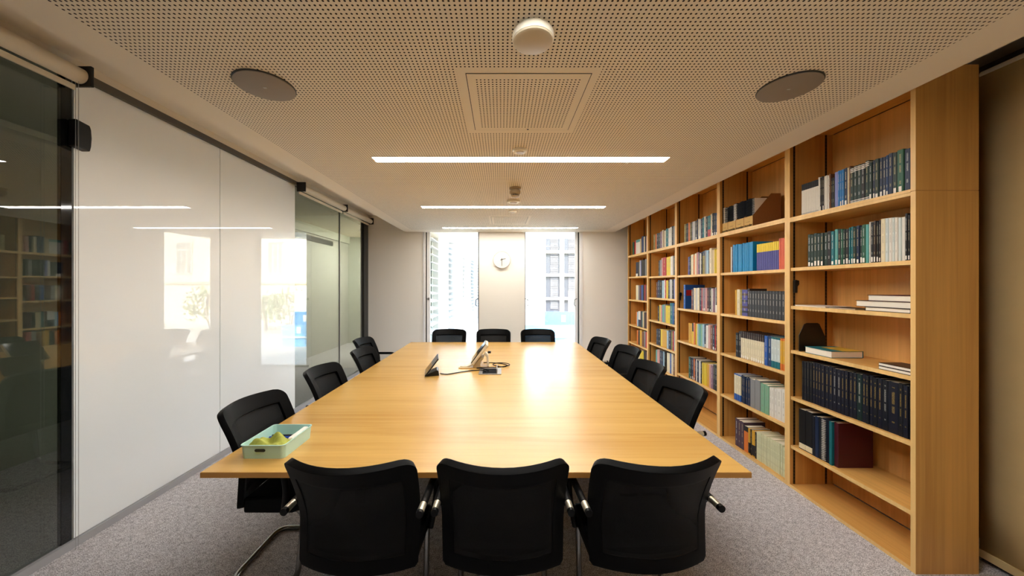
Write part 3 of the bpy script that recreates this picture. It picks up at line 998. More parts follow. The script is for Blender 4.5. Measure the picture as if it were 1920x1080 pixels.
# power box in the table
t = thing('table_power_box', 'metal framed cable outlet box set into the tabletop', 'power box', (-0.105, 3.32, TT))
m = MB()
m.box(-0.105, 0.105, -0.12, -0.105, 0.0004, 0.006); m.box(-0.105, 0.105, 0.105, 0.12, 0.0004, 0.006)
m.box(-0.105, -0.072, -0.105, 0.105, 0.0004, 0.006); m.box(0.068, 0.105, -0.105, 0.105, 0.0004, 0.006)
m.build('metal_frame', M['alu'], t)
MB().box(-0.0715, 0.0675, -0.1045, 0.1045, 0.0004, 0.0025).build('socket_bay', M['matt_black'], t)
MB().box(0.060, 0.066, -0.10, 0.10, 0.003, 0.045).build('flap', M['alu'], t)

def cable(name, pts, lab, r=0.0042):
    P = [Vector(p) for p in pts]
    out = []
    for i in range(len(P) - 1):
        p0, p1, p2, p3 = P[max(i - 1, 0)], P[i], P[i + 1], P[min(i + 2, len(P) - 1)]
        for k in range(8):
            s = k / 8
            out.append(0.5 * ((2 * p1) + (p2 - p0) * s + (2 * p0 - 5 * p1 + 4 * p2 - p3) * s * s + (3 * p1 - p0 - 3 * p2 + p3) * s ** 3))
    out.append(P[-1])
    o = MB().tube(out, r, 8).build(name, M['matt_black'])
    return tag(o, lab, 'cable', 'cables on the table')
z = TT + 0.0048
cable('black_cable', [(-0.570, 3.23, z), (-0.50, 3.20, z), (-0.40, 3.27, z), (-0.30, 3.33, z), (-0.235, 3.345, z), (-0.205, 3.335, z + .007), (-0.17, 3.31, z + 0.008), (-0.15, 3.28, z + .003)], 'thin black cable running from the control tablet to the power box')
cable('black_cable', [(-0.19, 3.69, z), (-0.10, 3.68, z), (0.0, 3.64, z), (0.06, 3.56, z), (0.02, 3.49, z), (-0.06, 3.50, z + .010), (-0.085, 3.57, z + .010), (-0.03, 3.63, z + .010), (0.055, 3.61, z + .010), (0.085, 3.54, z + .010), (0.04, 3.475, z + .010),
                      (-0.06, 3.455, z + .004), (-0.16, 3.455, z + .004), (-0.24, 3.445, z), (-0.225, 3.42, z + .004), (-0.19, 3.39, z + .008), (-0.15, 3.35, z + .008), (-0.12, 3.31, z + 0.003)], 'looped black cable behind the desk phone, going into the power box')

# ------------------------------------------------------------------ bookcases
BX = 2.23                 # front plane
BD = 0.340                # depth
BT = 2.745                # height
BOUNDS = [1.8655, 2.704, 3.562, 4.430, 5.290, 6.115]
SHELVES = [
    [2.080, 1.693, 1.400, 1.060, 0.702, 0.326],
    [2.088, 1.687, 1.275, 0.876, 0.460],
    [2.086, 1.687, 1.275, 0.872, 0.452],
    [2.086, 1.697, 1.385, 1.050, 0.706, 0.385],
    [2.085, 1.715, 1.325, 0.893, 0.590, 0.270],
]
PLACE = ['bookcase by blind', 'second bookcase from blind', 'middle bookcase', 'fourth bookcase from blind', 'bookcase by window wall']
CASE_LABEL = ['beech bookcase whose broad plain end panel stands by the lowered blind',
              'beech bookcase with cardboard magazine files on its top shelf',
              'beech bookcase in the middle of the row of five',
              'beech bookcase fourth from the lowered blind',
              'beech bookcase standing by the window wall']
def side(a, b, z0, z1, t):
    return MB().box(0.0012, BD, a, b, z0, z1).box(0, 0.0012, a, b, z0, z1, 1).build('side_panel', [M['wood_z'], M['wood_edge']], t)

def shelf(x0, x1, a, b, z0, z1, t, name='shelf'):
    return MB().box(x0 + 0.0012, x1, a, b, z0, z1).box(x0, x0 + 0.0012, a, b, z0, z1, 1).build(name, [M['wood_y'], M['wood_edge']], t)

for i in range(5):
    y0, y1 = BOUNDS[i], BOUNDS[i + 1]
    t = thing('bookcase', CASE_LABEL[i], 'bookcase', (BX, y0, 0), group='row of beech bookcases')
    W = y1 - y0
    th = 0.0236
    g = 0.0004
    for a in (g, W - th - g):
        if i == 0 and a == g:
            side(a, a + th, 0, 2.0645, t); side(a, a + th, 2.069, BT, t)
            MB().box(0.001, BD - 0.001, a + 0.001, a + th - 0.001, 2.0646, 2.0689).build('panel_seam', M['table_edge'], t)
        else:
            side(a, a + th, 0, BT, t)
    ya, yb = th + 2 * g, W - th - 2 * g
    MB().box(BD - 0.010, BD - 0.001, ya, yb, 0.03, BT - 0.03).build('back_panel', M['wood_back'], t)
    MB().box(0.001, BD - 0.011, ya, yb, BT - 0.0245, BT - 0.0005).build('top_panel', M['wood_y'], t)
    shelf(0.001, BD - 0.011, ya, yb, 0.0, 0.022, t, 'base_board')
    for k, z in enumerate(SHELVES[i]):
        if k == 0:      # fixed double board where the upper unit sits on the lower one
            shelf(0.0, BD - 0.011, ya, yb, z - 0.017, z, t)
            shelf(0.0, BD - 0.011, ya, yb, z - 0.035, z - 0.018, t)
        else:
            shelf(0.006, BD - 0.011, ya + 0.002, yb - 0.002, z - 0.0245, z, t)
    tops = [2.745 - 0.03] + [z - 0.036 if k == 0 else z - 0.025 for k, z in enumerate(SHELVES[i])]
    bots = SHELVES[i] + [0.022]
    for xs in (0.026, 0.272):
        for s0, s1 in ((yb - 0.0016, yb + 0.0002), (ya - 0.0002, ya + 0.0016)):
            MB().box(xs, xs + 0.014, s0, s1, 0.024, BT - 0.026).build('slotted_strip', M['slotted'], t)

# ------------------------------------------------------------------ books
HEX = dict(dkgreen='#0b2b20', green='#1f5a41', teal='#0d6a74', ltteal='#58a5a0', mint='#7fae90', navy='#0f2444', blue='#2358a8', brightblue='#1c78be', cyan='#0c88c2', dkblue='#0e3362',
           purple='#4a4a92', lilac='#7f86c0', plum='#4a3544', white='#e4e0d6', cream='#e3d7b6', beige='#c9b48c', grey='#8a8a8c', ltgrey='#bcbcb8', dkgrey='#34363a', black='#0d0c0e', dkbrown='#2e1f1a',
           brown='#7a4d2c', maroon='#4a1420', red='#b3262a', orange='#d9762a', coral='#dd6a4c', yellow='#e2c62c', gold='#d9a62c', olive='#8b7d33', pink='#cf9a94', mauve='#8c6d80',
           ltblue='#a3c3d6', paleblue='#cfdad8', palecream='#dcdcb8', ochre='#b88a34', thesis='#0c1022', thesisb='#0a0f1a', thesisg='#0e2725', stripe='#15322a')
WORDS = dict(dkgreen='dark green', green='green', teal='teal', ltteal='light teal', mint='pale green', navy='navy', blue='blue', brightblue='bright blue', cyan='sky blue', dkblue='dark blue',
             purple='purple', lilac='lilac blue', plum='dark plum', white='white', cream='cream', beige='beige', grey='grey', ltgrey='light grey', dkgrey='charcoal', black='black', dkbrown='dark brown',
             brown='brown', maroon='maroon', red='red', orange='orange', coral='coral red', yellow='yellow', gold='golden yellow', olive='olive', pink='pink', mauve='mauve',
             ltblue='light blue', paleblue='bluish white', palecream='pale cream', ochre='ochre', thesis='navy', thesisb='dark navy', thesisg='dark teal', stripe='dark green')
ORD = ('first second third fourth fifth sixth seventh eighth ninth tenth eleventh twelfth thirteenth fourteenth fifteenth sixteenth seventeenth eighteenth nineteenth twentieth '
       'twenty-first twenty-second twenty-third twenty-fourth twenty-fifth twenty-sixth twenty-seventh twenty-eighth twenty-ninth thirtieth thirty-first thirty-second thirty-third thirty-fourth '
       'thirty-fifth thirty-sixth thirty-seventh thirty-eighth thirty-ninth fortieth forty-first forty-second forty-third forty-fourth forty-fifth forty-sixth forty-seventh forty-eighth forty-ninth fiftieth').split()
SHELFNAME = ['top shelf', 'second shelf', 'third shelf', 'fourth shelf', 'fifth shelf', 'sixth shelf', 'bottom shelf']

BOOKMAT = {}
def bookmat(c, band=None, ink=None):
    """cover material: colour c, optional (low, high, colour) bands along the height, optional printed title in colour ink on the spine"""
    key = (c, band, ink)
    if key in BOOKMAT: return BOOKMAT[key]
    t = NT('cover_' + c + '_%d' % len(BOOKMAT))
    base = lin(HEX[c])
    gen = t.coords('Generated'); s = t.sep(gen)
    ob = t.coords()
    nz = t.noise(ob, 30.0, 2.0)
    col = t.mix(t.math('MULTIPLY', nz, 0.22), base, tuple(x * 0.55 for x in base[:3]) + (1,))
    if band:
        for lo, hi, bc in band:
            m = t.math('MULTIPLY', t.math('GREATER_THAN', s[2], lo), t.math('LESS_THAN', s[2], hi))
            col = t.mix(m, col, lin(HEX[bc]))
    if ink:
        g = t.node('ShaderNodeNewGeometry')
        ns = t.sep(g.outputs['Normal'])
        m = t.math('LESS_THAN', ns[0], -0.9)
        a = t.math('LESS_THAN', t.math('ABSOLUTE', t.math('SUBTRACT', s[1], 0.5)), 0.13)
        so = t.sep(ob)
        # letter-like flecks along the spine, broken into a few words
        n1 = t.noise(t.scaled(ob, (0, 420, 720)), 1.0, 0.0)
        n2 = t.noise(t.scaled(ob, (0, 3, 17)), 1.0, 0.0)
        let = t.math('MULTIPLY', t.math('GREATER_THAN', n1, 0.5), t.math('GREATER_THAN', n2, 0.44))
        rng = t.math('MULTIPLY', t.math('GREATER_THAN', s[2], 0.2), t.math('LESS_THAN', s[2], 0.9))
        m = t.math('MULTIPLY', t.math('MULTIPLY', t.math('MULTIPLY', m, a), t.math('MULTIPLY', let, rng)), 0.7)
        col = t.mix(m, col, lin(ink))
    t.link(col, t.p.inputs['Base Color'])
    t.p.inputs['Roughness'].default_value = 0.42
    t.p.inputs['Specular IOR Level'].default_value = 0.4
    BOOKMAT[key] = t.mat
    return t.mat


def book_mesh(d, w, h, hard):
    c = min(0.003, w * 0.3); b = 0.0018 if hard else 0.0008
    out = [(d, 0), (c, 0), (0, c), (0, w - c), (c, w), (d, w), (d, w - b), (c + b, w - b), (b, w - c), (b, c), (c + b, b), (d, b)]
    return out


def lowtone(c): return sum(lin(HEX[c])[:3]) / 3 > 0.25

NBOOK = {}
def place_book(i, k, y0, y1, h, c, name, lab, grp, cat, d=0.17, band=None, ink=None, sticker=False, set_back=0.025, hard=True, lean=0.0, z=None):
    """one upright book; y0 is the side turned to the camera end"""
    w = y1 - y0 - 0.0005
    zs = SHELVES[i][k] if k < len(SHELVES[i]) else 0.022
    o = MB().prism(book_mesh(d, w, h, hard), 0, h, 'z').build(name, bookmat(c, band, ink))
    o.location = (BX + set_back, y0 + 0.00025, zs + 0.0004)
    if lean:
        o.rotation_euler = (lean, 0, 0)
    tag(o, lab, cat, grp)
    bb = 0.002 if hard else 0.0009
    e = 0.003 if hard else 0.0006
    if w > 2 * bb + 0.001:
        MB().box(0.0045, d - 0.003, bb, w - bb, e, h - e).build('pages', M['pages'], o)
    if sticker:
        q = min(0.014, w * 0.55)
        MB().box(-0.0004, -0.0001, w / 2 - q / 2, w / 2 + q / 2, 0.006, sticker).build('spine_sticker', M['sticker'], o)
    return o


KIND = {'b': ('book', 'book'), 'j': ('journal_issue', 'journal'), 't': ('bound_thesis', 'thesis'), 'n': ('binder', 'binder')}

def shelf_run(i, k, off, sc, rows, y_near=None):
    """rows: (v0, v1, n, colours, height, options) measured along the shelf from the window end"""
    Y = lambda v: (BX + 0.025) * F / (off + v / sc - VX)
    rnd = random.Random(i * 17 + k * 3 + 1)
    count = 0
    lastname = None
    nsh = len(SHELVES[i])
    sname = SHELFNAME[k] if k < nsh else 'bottom shelf'
    for (v0, v1, n, cols, h, op) in rows:
        ya, yb = Y(v0), Y(v1)
        if y_near is not None: yb = max(yb, y_near); ya = max(ya, yb + 0.002 * n)
        cols = cols.split(',')
        # n books of slightly unequal thickness between ya and yb
        ws = [1 + rnd.uniform(-.18, .18) * (0 if op.get('even') else 1) for _ in range(n)]
        S = sum(ws); y = ya
        for q in range(n):
            w = (ya - yb) * ws[q] / S
            c = cols[q % len(cols)]
            kd = op.get('kind', 'b')
            name, cat = KIND[kd]
            hard = op.get('hard', w > 0.02)
            noun = {'b': 'hardback book' if hard and w > 0.028 else 'book', 'j': 'journal issue', 't': 'bound thesis', 'n': 'binder'}[kd]
            extra = op.get('say', '')
            lab = ' '.join(x for x in ('thin' if w < 0.011 and kd == 'b' else ('thick' if w > 0.042 else ''), WORDS[c], extra, noun) if x)
            words_left = 16 - len(lab.split()) - len(PLACE[i].split()) - len(sname.split()) - 4
            if words_left < 0: lab = ' '.join(x for x in (WORDS[c], noun) if x)
            lab += ', ' + ORD[count] + ' from window end, ' + sname + ', ' + PLACE[i]
            grp = {'b': 'books', 'j': 'journals', 't': 'bound theses', 'n': 'binders'}[kd] + ' on the ' + sname + ' of the ' + PLACE[i]
            ink = op.get('ink')
            if ink is None and kd == 'b' and i < 4:
                ink = ('#8d867a' if rnd.random() < 0.6 else '') if lowtone(c) else rnd.choice(['#d8cfae', '#cfd3cf', '#c2b27c'])
            hh = h + rnd.uniform(-.006, .006) * (0 if op.get('even') else 1)
            place_book(i, k, y - w, y, hh, c, name, lab, grp, cat, d=op.get('d', 0.165 + rnd.uniform(-.01, .015)), band=op.get('band'),
                       ink=ink or None, sticker=(rnd.choice([0.028, 0.034, 0.040, 0.036, 0]) if op.get('st') else False), set_back=0.025 + (0 if op.get('even') else rnd.uniform(0, 0.006)), hard=hard)
            y -= w
            count += 1
            NBOOK[cat] = NBOOK.get(cat, 0) + 1

D = {}
S = {'st': True}
# -- bookcase by blind
shelf_run(0, 0, 1480, 4.154, [
    (93, 222, 13, 'white', .232, {'kind': 'j', 'band': ((.80, 1.1, 'black'), (-.1, .07, 'ltgrey')), 'even': 1, 'hard': False}),
    (222, 235, 1, 'white', .240, {}), (235, 266, 3, 'dkbrown,black,dkbrown', .238, S), (266, 305, 3, 'white', .240, {}), (305, 318, 1, 'brown', .24, {}),
    (318, 346, 2, 'black', .212, {}), (346, 375, 1, 'lilac', .242, S), (375, 420, 3, 'brightblue', .243, S), (420, 445, 1, 'navy', .245, S), (445, 470, 2, 'cream,brown', .245, {}),
    (470, 525, 2, 'stripe,dkgreen', .238, {'band': ((.86, .885, 'white'), (.905, .93, 'white'), (.95, .97, 'white'), (.03, .05, 'white'), (.07, .09, 'white')), 'say': 'white-banded'}),
    (525, 586, 2, 'stripe,black', .238, {'band': ((.86, .885, 'white'), (.905, .93, 'white'), (.95, .97, 'white'), (.03, .05, 'white'), (.07, .09, 'white')), 'say': 'white-banded'}),
    (586, 614, 1, 'stripe', .240, {'band': ((.86, .885, 'white'), (.905, .93, 'white'), (.95, .97, 'white'), (.03, .05, 'white'), (.07, .09, 'white')), 'say': 'white-banded'}),
    (614, 660, 2, 'dkgreen,navy', .232, S), (660, 692, 1, 'dkgreen', .236, S), (692, 745, 2, 'navy', .236, S), (745, 766, 1, 'dkblue', .238, S), (766, 800, 1, 'navy', .238, S), (800, 836, 1, 'dkgreen', .236, S),
    (836, 888, 1, 'green', .238, S), (888, 936, 1, 'navy', .236, S), (936, 957, 1, 'dkblue', .240, S)], 1.892)
shelf_run(0, 1, 1480, 4.154, [
    (139, 292, 6, 'dkgreen', .234, S), (292, 322, 1, 'black', .236, S), (322, 372, 2, 'teal,ltteal', .236, S), (372, 396, 1, 'black', .236, S), (396, 432, 2, 'green,dkgreen', .234, S), (432, 458, 1, 'black', .236, S),
    (458, 490, 2, 'teal', .236, S), (490, 562, 3, 'dkgreen,navy,dkgreen', .236, S), (562, 592, 1, 'green', .236, S), (592, 616, 1, 'ltteal', .238, S), (616, 629, 1, 'white', .246, S), (629, 705, 4, 'black,dkbrown', .248, S),
    (705, 742, 1, 'cream', .256, {'hard': True}), (742, 897, 6, 'paleblue,white', .250, {}), (897, 957, 3, 'black', .258, S)], 1.892)
GOLD = '#b8984a'
shelf_run(0, 4, 1480, 4.154, [
    (95, 175, 4, 'thesisb', .292, {'kind': 't', 'ink': '#5d5130', 'hard': True}), (175, 333, 6, 'thesis', .294, {'kind': 't', 'ink': GOLD, 'hard': True}), (333, 400, 2, 'thesis', .296, {'kind': 't', 'ink': '#c9c6bc', 'hard': True}),
    (400, 518, 4, 'thesis', .297, {'kind': 't', 'ink': GOLD, 'hard': True}), (518, 560, 1, 'thesisg', .298, {'kind': 't', 'ink': '#d8d4c6', 'hard': True}), (560, 717, 5, 'thesis,thesisb', .298, {'kind': 't', 'ink': GOLD, 'hard': True}),
    (717, 764, 1, 'thesisb', .298, {'kind': 't', 'ink': '#c9c6bc', 'hard': True}), (764, 846, 1, 'thesis', .300, {'kind': 't', 'ink': GOLD, 'hard': True}), (846, 957, 3, 'thesisb,thesis', .300, {'kind': 't', 'ink': GOLD, 'hard': True})], 1.892)
shelf_run(0, 5, 1480, 4.154, [
    (70, 122, 1, 'black', .300, {'kind': 'n', 'ink': '', 'band': ((.02, .15, 'cream'),), 'd': .22, 'say': 'cream-labelled', 'hard': True}),
    (122, 174, 1, 'black', .300, {'kind': 'n', 'ink': '', 'band': ((.02, .15, 'cream'),), 'd': .22, 'say': 'cream-labelled', 'hard': True}),
    (174, 250, 3, 'thesisb,navy', .290, {'ink': '', 'd': .21, 'hard': True})], None)
# -- second bookcase
shelf_run(1, 1, 1330, 5.4, [
    (215, 237, 2, 'white,plum', .250, {'even': 1}), (237, 437, 12, 'cyan', .262, {'kind': 'j', 'd': .185, 'hard': False}),
    (478, 702, 12, 'purple', .232, {'kind': 'j', 'band': ((.69, 1.1, 'yellow'),), 'even': 1, 'd': .165, 'hard': False, 'say': 'yellow-topped'}), (702, 765, 4, 'coral', .248, {'kind': 'j', 'hard': False})], 2.729)
shelf_run(1, 2, 1340, 6.0, [
    (228, 243, 1, 'gold', .243, {}), (243, 278, 1, 'cream', .243, {'hard': True}), (278, 300, 1, 'olive', .245, {}), (300, 362, 1, 'purple', .247, {'say': 'mottled', 'band': ((.12, .2, 'navy'), (.3, .38, 'plum'), (.55, .6, 'navy'), (.78, .86, 'plum'))}), (362, 388, 1, 'dkbrown', .248, {}),
    (388, 790, 12, 'dkgrey', .234, {'ink': '#b9b6ac', 'even': 1, 'hard': True})], 2.729)
shelf_run(1, 3, 1340, 6.0, [
    (230, 265, 2, 'black', .232, {}), (265, 293, 1, 'black', .248, S),
    (293, 555, 11, 'cream', .254, {'band': ((.76, 1.1, 'dkbrown'), (.0, .05, 'beige')), 'even': 1, 'st': True, 'hard': True, 'say': 'brown-topped'}),
    (555, 632, 2, 'blue,dkblue', .256, {'hard': True}), (632, 734, 3, 'paleblue', .252, {'band': ((.94, 1.1, 'teal'), (-.1, .22, 'teal')), 'even': 1, 'hard': True, 'say': 'teal-ended'}), (734, 790, 2, 'orange', .254, {'band': ((.2, .93, 'gold'),), 'even': 1})], 2.729)
shelf_run(1, 4, 1340, 4.5, [
    (163, 220, 3, 'cream', .250, {'band': ((-.1, .24, 'blue'), (.96, 1.1, 'blue')), 'even': 1, 'say': 'blue-footed'}), (220, 297, 4, 'navy', .254, {'ink': '#b59a5a'}), (297, 382, 2, 'grey', .260, {'hard': True, 'ink': ''}), (382, 453, 2, 'mint', .247, {'hard': True}),
    (455, 522, 3, 'white', .247, {}), (522, 595, 2, 'white', .262, {'hard': True})], 2.729)
shelf_run(1, 5, 1340, 4.5, [
    (170, 243, 3, 'plum', .262, {'hard': True, 'd': .20}), (243, 280, 1, 'orange', .242, {'band': ((.8, 1.1, 'black'), (.0, .8, 'orange')), 'say': 'black-topped'}), (280, 352, 5, 'gold,black,gold', .236, {'band': ((.05, .45, 'black'),), 'say': 'black-footed'}),
    (352, 594, 24, 'palecream', .248, {'kind': 'j', 'ink': '#5d5a40', 'hard': False})], 2.729)
# -- middle bookcase
NM = 3.587
shelf_run(2, 0, 1265, 7.2, [(128, 146, 1, 'olive', .226, {}), (148, 179, 2, 'black', .228, {}), (179, 197, 1, 'orange', .228, {}), (197, 222, 2, 'maroon,olive', .226, {}), (222, 237, 1, 'navy', .23, {}), (237, 274, 1, 'ltgrey', .226, {}), (274, 300, 1, 'black', .228, S),
    (300, 325, 2, 'navy,cream', .232, {}), (325, 352, 1, 'ltgrey', .228, S), (352, 368, 1, 'navy', .228, {}), (368, 394, 1, 'teal', .232, {}), (394, 411, 1, 'white', .236, {}), (411, 442, 1, 'black', .23, {}), (442, 480, 1, 'teal', .236, {'band': ((-.1, .35, 'red'),)}), (480, 502, 1, 'cream', .24, {}), (502, 526, 1, 'black', .238, S), (526, 566, 2, 'navy,dkblue', .24, S)], NM)
shelf_run(2, 1, 1265, 7.2, [(176, 213, 2, 'purple,black', .222, {}), (215, 250, 2, 'cream', .238, {}), (250, 268, 1, 'orange', .23, {}), (268, 290, 1, 'cream', .25, {}), (290, 325, 2, 'pink,mauve', .25, {}), (325, 352, 2, 'dkbrown,white', .242, {}), (352, 370, 1, 'black', .244, {}), (370, 402, 1, 'olive', .25, {'band': ((.8, 1.1, 'navy'),)}), (402, 424, 1, 'grey', .262, {}), (424, 455, 1, 'ltblue', .262, {}), (455, 466, 1, 'navy', .25, {}), (466, 498, 1, 'cream', .272, {'hard': True}), (498, 530, 1, 'beige', .258, {'hard': True}), (530, 566, 2, 'yellow', .256, {})], NM)
shelf_run(2, 2, 1265, 4.91, [(80, 96, 1, 'blue', .288, {'d': .24, 'hard': True}), (150, 163, 1, 'brown', .238, {}), (163, 171, 1, 'dkblue', .25, {}), (171, 188, 1, 'cream', .254, {}), (188, 225, 2, 'ltgrey,cream', .256, {}), (225, 242, 1, 'navy', .258, {}), (242, 253, 1, 'red', .258, S), (253, 282, 2, 'grey,mauve', .256, S), (282, 310, 2, 'pink,maroon', .258, S), (310, 336, 1, 'black', .258, S), (336, 347, 1, 'white', .254, {}), (347, 365, 1, 'mauve', .25, {}), (365, 388, 2, 'ltgrey,navy', .262, {'band': ((-.1, .3, 'white'),)})], NM)
shelf_run(2, 3, 1265, 4.91, [(127, 156, 2, 'gold', .242, {}), (156, 172, 1, 'yellow', .244, {'band': ((.6, 1.1, 'black'),)}), (172, 188, 1, 'orange', .248, {}), (188, 214, 2, 'yellow,ltgrey', .25, {}), (214, 234, 1, 'ltteal', .25, {}), (234, 254, 1, 'mint', .252, {}), (254, 284, 2, 'ltblue,navy', .252, S), (284, 306, 1, 'white', .25, S), (306, 346, 2, 'pink,brown', .256, {}), (346, 366, 1, 'navy', .262, S), (366, 388, 2, 'red,black', .262, S)], NM)
shelf_run(2, 4, 1265, 4.91, [(127, 141, 1, 'green', .252, {}), (141, 170, 2, 'black,navy', .25, S), (170, 182, 1, 'orange', .246, S), (182, 204, 2, 'maroon,white', .25, {}), (204, 222, 1, 'navy', .246, {}), (222, 248, 2, 'white,black', .25, {}), (248, 290, 3, 'yellow', .242, {}), (290, 314, 1, 'gold', .248, {}), (314, 350, 2, 'pink,mauve', .252, S), (350, 388, 2, 'dkgrey,black', .262, {})], NM)
# -- fourth bookcase
NM = 4.455
shelf_run(3, 0, 1170, 7.2, [(395, 412, 1, 'olive', .225, {}), (418, 438, 1, 'orange', .232, {}), (438, 484, 2, 'black,dkgrey', .23, {}), (484, 510, 1, 'mauve', .238, {}), (510, 540, 2, 'cream,brown', .252, {}), (540, 563, 1, 'cream', .236, {}), (563, 597, 1, 'teal', .25, {}), (597, 616, 1, 'white', .246, {}), (616, 640, 1, 'white', .252, {}), (640, 684, 2, 'black,grey', .256, {})], NM)
shelf_run(3, 1, 1170, 7.2, [(460, 476, 1, 'black', .225, {}), (476, 501, 1, 'grey', .23, {}), (501, 519, 1, 'pink', .25, {}), (519, 566, 1, 'red', .25, {'hard': True}), (570, 622, 2, 'yellow', .25, {}), (622, 656, 2, 'white', .254, {}), (656, 684, 2, 'grey,dkgrey', .25, {})], NM)
shelf_run(3, 2, 1170, 5.684, [(343, 357, 1, 'maroon', .225, {}), (357, 402, 2, 'navy,black', .25, {}), (402, 422, 1, 'ltblue', .25, {}), (422, 447, 2, 'white,red', .26, {}), (447, 468, 1, 'yellow', .25, {}), (468, 482, 1, 'navy', .25, {}), (482, 510, 1, 'ltgrey', .258, {}), (510, 541, 2, 'black,lilac', .258, {})], NM)
shelf_run(3, 3, 1170, 5.684, [(358, 374, 1, 'black', .22, {}), (374, 388, 1, 'yellow', .24, {}), (388, 404, 1, 'pink', .24, {}), (404, 441, 2, 'ltteal,grey', .248, {}), (441, 488, 2, 'yellow', .236, {}), (488, 516, 1, 'teal', .275, {}), (516, 541, 2, 'blue,black', .28, {})], NM)
shelf_run(3, 4, 1170, 5.684, [(341, 358, 1, 'navy', .225, {}), (358, 386, 1, 'black', .23, {}), (386, 408, 1, 'yellow', .238, {}), (408, 454, 1, 'gold', .24, {'hard': True}), (454, 472, 1, 'ltblue', .246, {}), (472, 498, 1, 'navy', .252, {}), (498, 516, 1, 'olive', .25, {}), (516, 541, 2, 'red,ltblue', .26, {})], NM)
shelf_run(3, 5, 1170, 5.684, [(335, 352, 1, 'ltteal', .235, {}), (352, 379, 1, 'pink', .25, {}), (379, 414, 2, 'navy', .26, {}), (414, 440, 2, 'ltblue,black', .262, {}), (452, 484, 1, 'cream', .26, {}), (484, 500, 1, 'blue', .262, {}), (500, 541, 2, 'cream,brown', .27, {})], NM)
# -- bookcase by window wall
NM = 5.315
shelf_run(4, 0, 1170, 7.2, [(113, 130, 1, 'green', .225, {}), (137, 158, 1, 'red', .236, {}), (158, 213, 2, 'white', .236, {'band': ((.82, 1.1, 'ltteal'),)}), (213, 231, 1, 'beige', .238, {}), (231, 263, 2, 'dkblue', .262, {}), (263, 278, 1, 'cream', .256, {}), (278, 312, 2, 'black,pink', .25, {})], NM)
shelf_run(4, 1, 1170, 7.2, [(158, 182, 1, 'navy', .235, {'band': ((-.1, .2, 'white'),)}), (182, 208, 1, 'dkgrey', .236, {}), (208, 230, 2, 'white,lilac', .256, {}), (230, 283, 2, 'black', .256, {}), (283, 312, 2, 'grey,black', .258, {})], NM)
shelf_run(4, 2, 1170, 5.684, [(124, 148, 1, 'cream', .245, {}), (148, 161, 1, 'grey', .24, {}), (161, 182, 1, 'maroon', .24, {}), (182, 214, 2, 'blue,black', .25, {}), (214, 242, 2, 'red,maroon', .25, {})], NM)
shelf_run(4, 3, 1170, 5.684, [(125, 138, 1, 'orange', .235, {}), (138, 149, 1, 'ltblue', .235, {}), (149, 174, 1, 'white', .246, {'band': ((-.1, .45, 'navy'),)}), (174, 196, 2, 'maroon,teal', .25, {}), (196, 242, 3, 'beige,black,maroon', .25, {})], NM)
shelf_run(4, 4, 1170, 5.684, [(134, 149, 1, 'orange', .232, {}), (149, 167, 1, 'black', .238, {}), (167, 188, 1, 'gold', .248, {}), (188, 210, 1, 'brown', .24, {}), (210, 242, 2, 'grey,red', .25, {})], NM)
shelf_run(4, 5, 1170, 5.684, [(148, 168, 1, 'cream', .24, {}), (168, 206, 1, 'yellow', .25, {}), (206, 242, 2, 'black,maroon', .26, {})], NM)
print('BOOKS', NBOOK)

# big dark blue book turned so that its cover shows (middle bookcase)
o = bpy.data.objects.get('book')
def px_y(x, X=BX + 0.025): return X * F / (x - VX)

# maroon volume and comb-bound report on the sixth shelf by the blind
zs = SHELVES[0][5]
def comb_report(loc, w, d, h, body, comb, lab, grp, c0=0.0):
    o = MB().box(0.008, d, 0, w, 0, h).build('comb_bound_report', body)
    o.location = loc
    tag(o, lab, 'report', grp)
    m = MB()
    n = int(h / 0.0125)
    for q in range(n):
        z = 0.008 + q * 0.0125
        m.box(-0.002, 0.012, w * c0 - 0.001, w + 0.001, z, z + 0.0052)
    m.build('binding_comb', comb, o)
    return o
rep_dark = pm('report_cover_dark', '#0d0e12', 0.6, spec=0.2); rep_white = pm('report_cover_white', '#e6e0d4', 0.6); rep_navy = pm('report_cover_navy', '#0f1424', 0.6, spec=0.2)
comb_black = pm('comb_black', '#050506', 0.7, spec=0.15); comb_white = pm('comb_white', '#dcd6ca', 0.4); comb_grey = pm('comb_grey', '#b5afa8', 0.4)
ya = px_y(1480 + 252 / 4.154); yb = px_y(1480 + 308 / 4.154)
comb_report((BX + 0.025, yb + 0.0005, zs + 0.0004), ya - yb - 0.001, 0.22, 0.298, rep_navy, comb_grey, 'navy report bound with a pale comb, between dark books and the maroon volume', 'comb bound reports', 0.55)
yc = px_y(1480 + 330 / 4.154)
o = MB().prism(book_mesh(0.21, yb - yc - 0.0005, .298, True), 0, .298, 'z').build('book', bookmat('teal', None, '#1c2a2c'))
o.location = (BX + 0.025, yc, zs + 0.0004); tag(o, 'thin teal book squeezed against the big maroon volume', 'book', 'books on the sixth shelf of the bookcase by blind')
MB().box(0.0045, 0.207, 0.002, yb - yc - 0.0025, 0.003, 0.295).build('pages', M['pages'], o)
yd = yc - 0.030
o = MB().prism(book_mesh(0.235, yc - yd - 0.0005, .300, True), 0, .300, 'z').build('bound_volume', bookmat('maroon', ((.28, .285, 'dkbrown'), (.7, .705, 'dkbrown')), None))
o.location = (BX + 0.040, yd, zs + 0.0004); tag(o, 'big maroon bound volume at the end of the sixth shelf, bookcase by blind', 'book')
MB().box(0.0045, 0.231, 0.002, yc - yd - 0.0025, 0.003, 0.297).build('pages', M['pages'], o)

